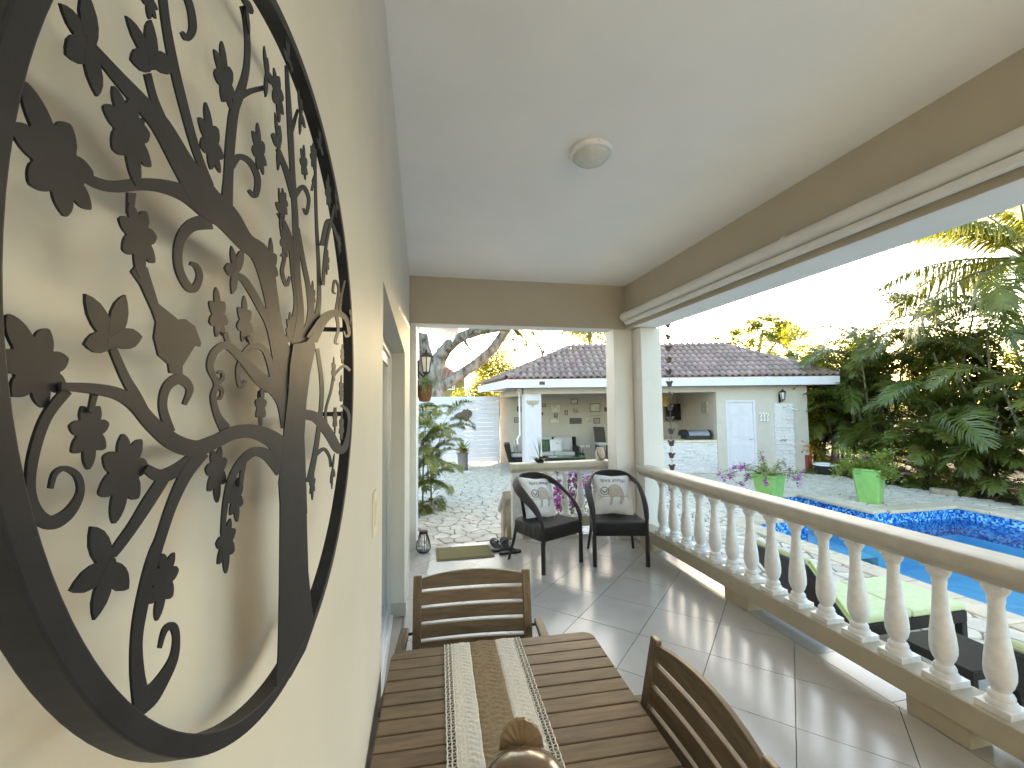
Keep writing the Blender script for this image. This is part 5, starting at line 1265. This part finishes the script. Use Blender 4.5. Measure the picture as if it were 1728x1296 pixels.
# ------------------------------------------------------------------ gate of white boards, fish, planter
t = thingP('garden_gate', 'tall white gate of horizontal boards across the stone path', 'gate', (-2,15.2,G)); g0, g1 = -3.6, -.46; n = 15; zb0, zt0 = G+.07, 1.98; hh = (zt0-zb0)/n
for k in range(n): MB().box(g0,g1,15.18,15.21,zb0+k*hh+.004,zb0+(k+1)*hh-.004).build('board', M['gatewhite'], t, bevel=.004)
for x in (g0+.05, -2.0, g1-.05): MB().box(x-.04,x+.04,15.211,15.27,G,zt0-.02).build('post', M['gatewhite'], t)
a, b_ = LD(824,697.5,15.16), LD(838,699.5,15.16); MB().box(a.x,b_.x,15.15,15.179,b_.z,a.z).build('handle', M['coping'], t)
fx = [(766,702),(772,697),(779,695),(783,690),(786,692),(789,689),(791,692),(794,692),(797,697),(796,701),(790,708),(787,712),(783,709),(780,707),(779,711),(777,716),(774,715),(776,709),(772,705),(768,704)]
t = thingP('metal_fish', 'dark metal fish ornament mounted on the white gate', 'ornament', LD(782,702,15.14))
pts = [LD(x,y,15.14) for x, y in fx]; MB().prism([(q.x,15.13,q.z) for q in pts], (0,.02,0)).build('body', M['bronze'], t)
q = LD(793,698,15.1); MB().lathe([(.0,-.02),(.02,0),(.0,.02)], 8, (q.x,15.12,q.z)).build('eye', M['frameblk'], t); q = LD(781,702,15.1); MB().box(q.x-.01,q.x+.01,15.15,15.179,q.z-.03,q.z+.03).build('mount', M['bronze'], t)
q = onZ(781,793,G); t = localthing('croton_pot', 'tall grey cylindrical pot with a red and yellow croton in front of the gate', 'potted plant', q)
MB().lathe([(.16,0),(.165,.01),(.165,.10),(.17,.11),(.165,.12),(.165,.48),(.175,.50),(.175,.54),(.15,.54),(.14,.5)], 28).build('pot', M['greypot'], t, smooth=True)
rg = random.Random(5)
for k in range(34):
    b_ = MB(); blade(b_, (rg.uniform(-.07,.07),rg.uniform(-.07,.07),.5+rg.uniform(0,.12)), rg.uniform(0,2*PI), rg.uniform(.2,1.3), rg.uniform(.22,.38), .085, rg.uniform(.5,1.5)); b_.build('leaf', M['croton'], t, fix=False)
for k in range(12):
    b_ = MB(); blade(b_, (0,0,.55), rg.uniform(0,2*PI), rg.uniform(.9,1.4), rg.uniform(.4,.62), .05, rg.uniform(.6,1.6)); b_.build('leaf', M['fern'], t, fix=False)
# wall lantern and hanging basket on the far house wall
p = onX(716,612,.08); coach_lantern('black coach lantern on the house wall above the hanging basket', False, (.075,6.9,p.z if abs(p.z-2.3) < .2 else onY(716,613,6.9).z), (-1,0), 1.05, .125)
z = onY(715,661,7.3).z; t = localthing('hanging_basket', 'brown coir wall basket with a trailing fern on the house wall', 'hanging basket', (.055,7.3,z))
MB().lathe([(.05,-.17),(.09,-.15),(.115,-.05),(.13,.10),(.12,.11)], 20).build('basket', M['terracotta'], t, smooth=True)
MB().box(-.114,-.10,-.02,.02,-.1,.2).build('hook', M['black'], t)
for k in range(46):
    b_ = MB(); az = rg.uniform(-1.9,1.9); blade(b_, (rg.uniform(-.05,.06),rg.uniform(-.07,.07),.10), az, rg.uniform(.2,1.3), rg.uniform(.22,.48), .022, rg.uniform(1.2,2.6), 7); b_.build('leaf', M['fern'], t, fix=False)
# pot and red post at the end of the pool house
q = onZ(1393,800,G); t = localthing('black_pot', 'black and white flower pot on the patio at the end of the pool house', 'pot', q)
MB().lathe([(.2,0),(.24,.02),(.28,.24),(.28,.25)], 22).build('pot', M['black'], t, smooth=True); MB().lathe([(.285,.251),(.30,.255),(.30,.29),(.26,.29),(.25,.25)], 22).build('rim', M['white'], t, smooth=True)
q = onZ(1372,800,G); t = localthing('red_post', 'short red wooden post with orange blooms behind the pool house corner', 'post', (q.x+.15,q.y+.3,G)); MB().box(-.08,.08,-.08,.08,0,.5).build('post', M['red'], t, bevel=.01)
b_ = MB(); leaf_quads(b_, [(rg.gauss(0,.10),rg.gauss(0,.10),.72+rg.gauss(0,.1)) for _ in range(60)], .09, rg); b_.build('blossom', mat('orange_bloom', (.60,.22,.03), .6, transl=.3), t, fix=False, kind='stuff')
q = onZ(1592,834,G); b_ = MB(); b_.obox((0,0,.05), (.42,.22,.13)); o = b_.build('edging_stone', M['mortar'], None, bevel=.03); o.location = q; o.rotation_euler = (0,.03,R_(-50)); tag(o, 'long rough edging stone lying at the palm bed', 'stone')
# ================================================================== PLANTS
def frond(name, L, n, ll, lw, a0, droop, mt, seed, vee=.5, fwd=.9, hang=.8, petiole=.18, rad=.012):
    rg = random.Random(seed); N = 14; pts = []; p = Vector((0,0,0)); 
    for k in range(N+1):
        t_ = k/N; pts.append(p.copy()); e = a0 - droop*t_**1.3; p = p + Vector((math.cos(e), .06*math.sin(3*t_+seed), math.sin(e)))*(L/N)
    mb = MB(); mb.tube(pts, [rad*(1-.85*k/N) for k in range(N+1)], 4, caps=False)
    for i in range(n):
        t_ = petiole+(1-petiole)*(i+.5)/n; f = t_*N; k = min(int(f), N-1); c = pts[k].lerp(pts[k+1], f-k); d = (pts[k+1]-pts[k]).normalized()
        prof = math.sin(PI*min(1, max(0, (t_-petiole)/(1-petiole))*.80+.16))**.7
        for s in (-1, 1):
            l = ll*prof*rg.uniform(.85,1.12); side = Vector((0,s,0)); up = side.cross(d)*s; up = up if up.z > 0 else -up
            fw = fwd*rg.uniform(.7,1.25)*(.6+.8*t_); dr = (side + d*fw + up*vee*rg.uniform(.6,1.3)).normalized()
            h = hang*rg.uniform(.6,1.4); p1 = c + dr*l*.5 + Vector((0,0,-h*l*.08)); p2 = c + dr*l*.88 + Vector((0,0,-h*l*.42))
            wv = d.cross(dr).cross(dr).normalized()*lw*.5
            a = len(mb.v); mb.v += [tuple(c-wv*.5), tuple(c+wv*.5), tuple(p1+wv), tuple(p1-wv), tuple(p2)]; mb.f += [(a,a+1,a+2,a+3),(a+3,a+2,a+4)]
    return mb.mesh(name, M[mt], fix=False)
AR = [frond('frond', 1.7+.15*k, 62, .54, .029, 1.05-.05*k, 1.5+.22*k, 'areca', k) for k in range(4)]
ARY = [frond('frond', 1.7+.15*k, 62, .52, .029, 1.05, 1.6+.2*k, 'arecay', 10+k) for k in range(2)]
CO = [frond('frond', 2.9, 90, .80, .034, .55-.25*k, 1.0+.25*k, 'coco', 20+k, vee=.15, fwd=.5, hang=1.6, rad=.03) for k in range(3)]
LITTLE = [frond('frond', 1.15, 40, .36, .024, .95, 1.7+.3*k, 'areca', 40+k) for k in range(3)]+[frond('frond', 1.2, 40, .36, .024, .9, 1.6, 'arecay', 45)]
def put(par, me, p, az, el, sc=1., roll=0.):
    o = link('frond', me, par); o.location = p
    o.rotation_euler = (Matrix.Rotation(az, 3, 'Z') @ Matrix.Rotation(-el, 3, 'Y') @ Matrix.Rotation(roll, 3, 'X')).to_euler(); o.scale = (sc,)*3; return o
def areca(name, label, at, ncane, nf, hmin, hmax, rg, meshes, sc=1., az0=0, azr=PI, group=None, cat='palm', drop=.35):
    t = localthing(name, label, cat, at, 0, group)
    tops = []
    for k in range(ncane):
        a = rg.uniform(0,2*PI); h = rg.uniform(hmin,hmax); b_ = Vector((rg.uniform(-.25,.25)*sc,rg.uniform(-.25,.25)*sc,0)); tp = b_+Vector((math.cos(a)*.22*h,math.sin(a)*.22*h,h))
        MB().tube([b_, b_.lerp(tp,.5)+Vector((0,0,.05)), tp], [.035*sc,.03*sc,.022*sc], 6).build('cane', M['cane'], t); tops.append(tp)
    for k in range(nf):
        tp = tops[k % ncane]; az = az0+rg.uniform(-azr,azr)
        put(t, rg.choice(meshes), tp-Vector((0,0,rg.uniform(0,1)**1.5*drop)), az, rg.uniform(-.45,.35), sc*rg.uniform(.8,1.12), rg.uniform(-.5,.5))
    return t
rg = random.Random(77)
where = ['behind the lime planters','at the end of the pool house','beside the edging stone','behind the pool corner']
HP = [(12.75,11.0,1.0,3.1),(12.7,11.9,1.2,3.2),(12.5,9.6,.9,3.4),(12.1,8.3,.7,2.9),(12.3,7.2,.7,3.2),(12.3,6.0,.7,3.3),(12.4,4.9,.8,3.0),(12.5,3.7,.8,3.0),
      (13.3,10.2,2.2,4.2),(13.4,8.9,2.0,4.1),(13.5,7.7,2.2,4.4),(13.6,6.4,2.2,4.6),(13.5,5.0,2.2,4.5),(12.7,2.4,.8,3.0),(13.9,3.0,1.6,3.6),(13.0,.8,1.2,3.4),(13.2,-1.2,1.2,3.4),(13.4,13.2,1.3,3.0),(12.9,10.3,2.0,3.9),(12.15,11.7,.3,1.9),(13.3,11.4,1.6,3.6)]
for i, (x, y, h0, h1) in enumerate(HP):
    front = i < 8 or i == 13
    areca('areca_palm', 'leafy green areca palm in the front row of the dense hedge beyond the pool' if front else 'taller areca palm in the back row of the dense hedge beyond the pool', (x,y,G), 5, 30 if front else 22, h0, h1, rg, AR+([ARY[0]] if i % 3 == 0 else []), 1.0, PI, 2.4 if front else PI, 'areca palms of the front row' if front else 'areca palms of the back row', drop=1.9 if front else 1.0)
# low fronds spilling over the bed
for i in range(9):
    x, y = 11.85+rg.uniform(-.1,.3), 10.3-i*.9
    areca('palm_seedling', 'low young palm with short fronds at the foot of the hedge', (x,y,G), 2, 6, .1,.35, rg, LITTLE, 1.0, PI, 1.9, 'young palms at the foot of the hedge')
# coconut palm
p = onX(1742,440,12.9); t = localthing('coconut_palm', 'tall coconut palm with long drooping sunlit fronds above the hedge', 'palm', (p.x,p.y,G)); hz = p.z-G
MB().tube([(.3,.1,0),(.15,.05,hz*.5),(0,0,hz)], [.16,.12,.11], 10).build('trunk', M['bark'], t, smooth=True)
for k, (az, el) in enumerate(((2.75,.15),(2.3,.55),(3.3,.0),(3.5,.8),(2.9,.75),(1.7,.3),(4.2,.2),(4.8,.5),(5.6,.3),(.2,.5),(.9,.2),(2.6,-.1),(2.2,-.2),(3.05,.35))):
    put(t, CO[k % 3], Vector((0,0,hz)), az, el, rg.uniform(.9,1.05), rg.uniform(-.3,.3))
for k in range(5): MB().lathe([(.0,-.12),(.08,-.07),(.10,0),(.07,.08),(.0,.12)], 10, (.16*math.cos(k*1.3),.16*math.sin(k*1.3),hz-.12)).build('coconut', M['amber'], t, smooth=True)
# leaf-cloud helper for shrubs and trees
def cloud(mb, blobs, n, size, rg):
    vol = [b[1][0]*b[1][1]*b[1][2] for b in blobs]; tot = sum(vol)
    for (c, r), v in zip(blobs, vol):
        pts = []
        for _ in range(int(n*v/tot)):
            u = Vector([rg.gauss(0,1) for _ in range(3)]).normalized()*(rg.random()**.45); pts.append((c[0]+u.x*r[0], c[1]+u.y*r[1], c[2]+u.z*r[2]))
        leaf_quads(mb, pts, size, rg)
def clumpy(c, r, k, rg, s=.38):
    out = []
    for _ in range(k):
        u = Vector([rg.gauss(0,1) for _ in range(3)]).normalized()*(rg.random()**.4); q = rg.uniform(.7,1.3)*s; out.append(((c[0]+u.x*r[0], c[1]+u.y*r[1], c[2]+u.z*r[2]), (r[0]*q, r[1]*q, r[2]*q)))
    return out
def tree(name, label, cat, base, trunk_pts, blobs, n, size, mt, rg, group=None, bark='barkdark', r0=.12):
    t = localthing(name, label, cat, base, 0, group); B = Vector(base)
    if trunk_pts:
        for tp in trunk_pts: MB().tube([Vector(q)-B for q in tp], [r0*(1-.75*k/(len(tp)-1)) for k in range(len(tp))], 8).build('trunk' if tp is trunk_pts[0] else 'limb', M[bark], t, smooth=True)
    c_ = MB(); cloud(c_, [((c[0]-B.x,c[1]-B.y,c[2]-B.z), r) for c, r in blobs], n, size, rg); c_.build('crown', M[mt], t, fix=False)
    return t
# dense shrub wall behind the palms: single shrubs side by side
for i in range(11):
    x, y = 14.7+.35*(i % 2), 14.0-1.35*i
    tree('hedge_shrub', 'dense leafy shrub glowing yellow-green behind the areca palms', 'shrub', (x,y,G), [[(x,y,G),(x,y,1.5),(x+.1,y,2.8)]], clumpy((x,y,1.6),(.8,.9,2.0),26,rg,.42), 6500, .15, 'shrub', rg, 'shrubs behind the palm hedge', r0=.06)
for (px, py, dep, r) in ((1352,600,16.5,1.1),(1385,640,15.5,.9),(1372,700,14.2,1.0)):
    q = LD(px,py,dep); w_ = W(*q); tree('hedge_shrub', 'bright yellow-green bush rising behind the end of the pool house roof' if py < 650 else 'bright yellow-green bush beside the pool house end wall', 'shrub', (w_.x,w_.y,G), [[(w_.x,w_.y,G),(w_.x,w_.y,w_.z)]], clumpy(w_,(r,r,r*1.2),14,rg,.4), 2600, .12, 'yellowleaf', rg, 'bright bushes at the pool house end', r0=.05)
# airy tree behind the pool house
DT_ = 26.; q = LD(1282,600,DT_); w_ = W(*q); blobs = []
for px, py, rr in ((1222,577,15),(1240,566,14),(1262,553,17),(1285,549,18),(1308,553,18),(1330,560,15),(1344,572,13),(1318,575,16),(1292,572,14),(1268,578,14),(1245,588,13),(1225,592,10),(1330,592,12),(1352,590,9),(1300,598,12),(1340,545,8),(1270,540,9),(1300,538,9)):
    c = W(*LD(px,py,DT_+rg.uniform(-1.5,1.5))); k = rr*DT_/720; blobs += clumpy(c,(k*1.15,k*1.15,k*.9),7,rg,.55)
def wp(px, py, dep): return W(*LD(px,py,dep))
tp = [[(w_.x,w_.y,G),wp(1280,640,DT_),wp(1278,600,DT_)],[wp(1279,610,DT_),wp(1260,585,DT_),wp(1240,570,DT_)],[wp(1279,615,DT_),wp(1300,590,DT_),wp(1322,565,DT_)],[wp(1278,602,DT_),wp(1284,575,DT_),wp(1288,552,DT_)]]
tree('shade_tree', 'airy flat-topped tree with sunlit leaves far behind the pool house roof', 'tree', (w_.x,w_.y,G), tp, blobs, 12500, .15, 'treeleaf', rg, r0=.14)
# yellow bush between the old tree and the pool house
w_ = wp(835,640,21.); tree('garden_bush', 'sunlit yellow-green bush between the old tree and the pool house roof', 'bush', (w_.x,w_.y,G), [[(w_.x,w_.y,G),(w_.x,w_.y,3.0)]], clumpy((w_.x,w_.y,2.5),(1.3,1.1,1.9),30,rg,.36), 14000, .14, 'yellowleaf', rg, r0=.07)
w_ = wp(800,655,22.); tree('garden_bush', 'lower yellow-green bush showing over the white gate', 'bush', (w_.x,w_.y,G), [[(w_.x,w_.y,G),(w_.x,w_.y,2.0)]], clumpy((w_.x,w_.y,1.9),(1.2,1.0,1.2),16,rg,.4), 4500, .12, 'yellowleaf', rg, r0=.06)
# old spreading tree
TD = 17.0; w_ = wp(737,700,TD)
t = localthing('old_tree', 'old spreading tree with pale rough bark leaning over the white gate', 'tree', (w_.x,w_.y,G)); B = Vector((w_.x,w_.y,G))
def limb(name, P_, dep, mt='bark'):
    pts = catmull([(*(wp(x,y,d)-B), r*d/720) for (x, y, r), d in zip(P_, dep)], 5)
    b_ = MB().tube([p[:3] for p in pts], [p[3] for p in pts], 12)
    rr = random.Random(len(pts)); b_.v = [(x+rr.uniform(-.025,.025), y+rr.uniform(-.025,.025), z+rr.uniform(-.02,.02)) for x, y, z in b_.v]
    b_.build(name, M[mt], t, smooth='all')
limb('trunk', [(738,800,15),(737,700,13.5),(736,650,13),(737,618,13)], [TD]*4)
limb('limb', [(737,625,12.5),(743,603,12),(757,584,10),(778,569,8.5),(805,560,7),(840,554,6),(880,549,4.5),(930,535,3)], [TD,TD,TD-.3,TD-.6,TD-1,TD-1.4,TD-2,TD-2.5])
limb('limb', [(740,655,9),(760,643,9.5),(785,627,9),(812,607,8.5),(834,585,8),(850,563,7.5),(866,540,6),(885,505,4)], [TD,TD,TD+.2,TD+.4,TD+.6,TD+.8,TD+1,TD+1.2])
limb('trunk', [(716,800,12),(716,700,11),(715,640,10.5),(713,590,10),(709,540,9)], [TD+.6]*5, 'barkdark')
limb('limb', [(732,625,9),(722,598,8),(716,572,7),(712,540,6.5),(705,490,5)], [TD,TD,TD+.2,TD+.4,TD+.8])
limb('limb', [(757,585,5),(760,568,5),(763,545,5),(768,510,4)], [TD,TD+.3,TD+.5,TD+1])
limb('limb', [(838,555,3),(850,548,3),(868,556,2.5),(885,572,1.5),(890,585,.8)], [TD-1.4]*5)
limb('limb', [(790,562,2.5),(785,574,2),(790,585,1.2),(796,592,.7)], [TD-.8]*4)
c_ = MB(); bl = []
for px, py, rr, d in ((720,520,40,17),(790,510,55,16),(860,505,50,16),(930,500,50,16),(660,500,60,17),(868,568,9,15.6),(882,582,10,15.6),(878,560,10,15.5),(892,572,7,15.6),(796,590,5,16.2),(786,577,5,16.2),(834,590,7,17.6),(852,572,8,17.7),(846,600,5,17.6),(870,590,8,15.8),(905,560,10,15.5),(820,562,8,15.8),(850,552,12,15.6),(775,556,8,16.2),(925,556,10,15.5),(862,606,6,16)):
    k = rr*d/720; bl += clumpy(wp(px,py,d)-B, (k,k,k*.8), 6, rg, .45)
cloud(c_, bl[:30], 8000, .13, rg); cloud(c_, bl[30:], 3200, .075, rg); c_.build('crown', M['treeleaf'], t, fix=False)
# bare-branched tree and a palm top behind the roof
w_ = wp(905,640,23.); t = localthing('bare_tree', 'thin bare-branched tree rising behind the pool house hip', 'tree', (w_.x,w_.y,G)); B = Vector((w_.x,w_.y,G))
for i, P_ in enumerate(([(905,760),(912,640),(915,598),(905,575),(897,552),(893,530)],[(914,600),(924,590),(933,592),(950,578),(965,570)],[(915,598),(922,575),(914,560),(916,535)],[(933,592),(925,572),(930,548)])):
    MB().tube([q for q in catmull([tuple(wp(x,y,23.)-B) for x, y in P_], 4)], [.09*(1-.75*k/(4*(len(P_)-1))) if i == 0 else .05*(1-.7*k/(4*(len(P_)-1))) for k in range(4*(len(P_)-1)+1)], 6).build('trunk' if i == 0 else 'branch', M['barkdark'], t, smooth=True)
w_ = wp(995,562,24.); t = localthing('coconut_palm', 'distant palm top showing between the roof ridge and the porch beam', 'palm', (w_.x,w_.y,G)); hz = w_.z-G
MB().tube([(0,0,0),(.1,0,hz*.5),(0,0,hz)], [.2,.15,.12], 8).build('trunk', M['bark'], t)
for k in range(15): put(t, CO[k % 3], Vector((0,0,hz)), k*.42+rg.uniform(-.2,.2), rg.uniform(-.5,.6), rg.uniform(.6,.8), rg.uniform(-.3,.3))
# areca by the house wall
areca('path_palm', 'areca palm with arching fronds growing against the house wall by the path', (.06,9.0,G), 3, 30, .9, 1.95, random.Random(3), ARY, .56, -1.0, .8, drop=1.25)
areca('path_palm', 'smaller areca palm behind the wall basket, nearer the white gate', (.12,11.8,G), 4, 14, .9, 2.3, random.Random(9), AR[:2], .6, -.2, 1.2)
# neighbour house behind the tree
t = thingP('neighbour_house', 'ochre neighbouring house with a red tile roof and a white window behind the tree', 'house', (-3.6,25.,G)); a, b_ = LD(735,636,25.), LD(784,668,25.)
MB().box(-7.,b_.x,25.,30.,G,a.z).build('wall', M['ochre'], t)
r_ = LD(790,642,24.6); rt = MB().prism([(-8,24.5,r_.z),(r_.x-.2,24.5,r_.z),(r_.x-3.2,28,r_.z+2.0),(-8,28,r_.z+2.0)], (0,0,.12)).build('roof', M['redtile'], t)
x = -7.9
while x < r_.x-.3:
    yy = 28 if x < r_.x-3.2 else 24.5+3.5*(r_.x-.2-x)/3.0; MB().tube([(x,24.45,r_.z+.13),(x,yy,r_.z+.13+2.0*(yy-24.5)/3.5)], .08, 6).build('tile_row', M['redtile'], rt, smooth=True); x += .24
a, b_ = LD(751,643,24.98), LD(768,658,24.98); wn = MB().box(a.x,b_.x,24.93,24.999,b_.z,b_.z+.06).box(a.x,b_.x,24.93,24.999,a.z-.06,a.z).box(a.x,a.x+.06,24.93,24.999,b_.z+.06,a.z-.06).box(b_.x-.06,b_.x,24.93,24.999,b_.z+.06,a.z-.06).build('window', M['white'], t)
MB().box(a.x+.06,b_.x-.06,24.97,24.998,b_.z+.06,a.z-.06).build('pane', M['glassdark'], wn)
for k in (1,2,3): xx = a.x+(b_.x-a.x)*k/4; MB().box(xx-.02,xx+.02,24.94,24.969,b_.z+.06,a.z-.06).build('window_bar', M['white'], wn)
# far tree line closing the horizon
for i in range(7):
    dep = rg.uniform(32,40); px = 640+i*140; q = W(*LD(px,690,dep)); h = rg.uniform(2.2,3.2)
    tree('background_tree', 'distant green tree in the belt far behind the gardens', 'tree', (q.x,q.y,G), [[(q.x,q.y,G),(q.x,q.y,h)]], clumpy((q.x,q.y,h*.75),(2.6,2.0,h*.75),12,rg,.45), 1500, .32, 'treeleaf', rg, 'distant belt of trees', r0=.15)
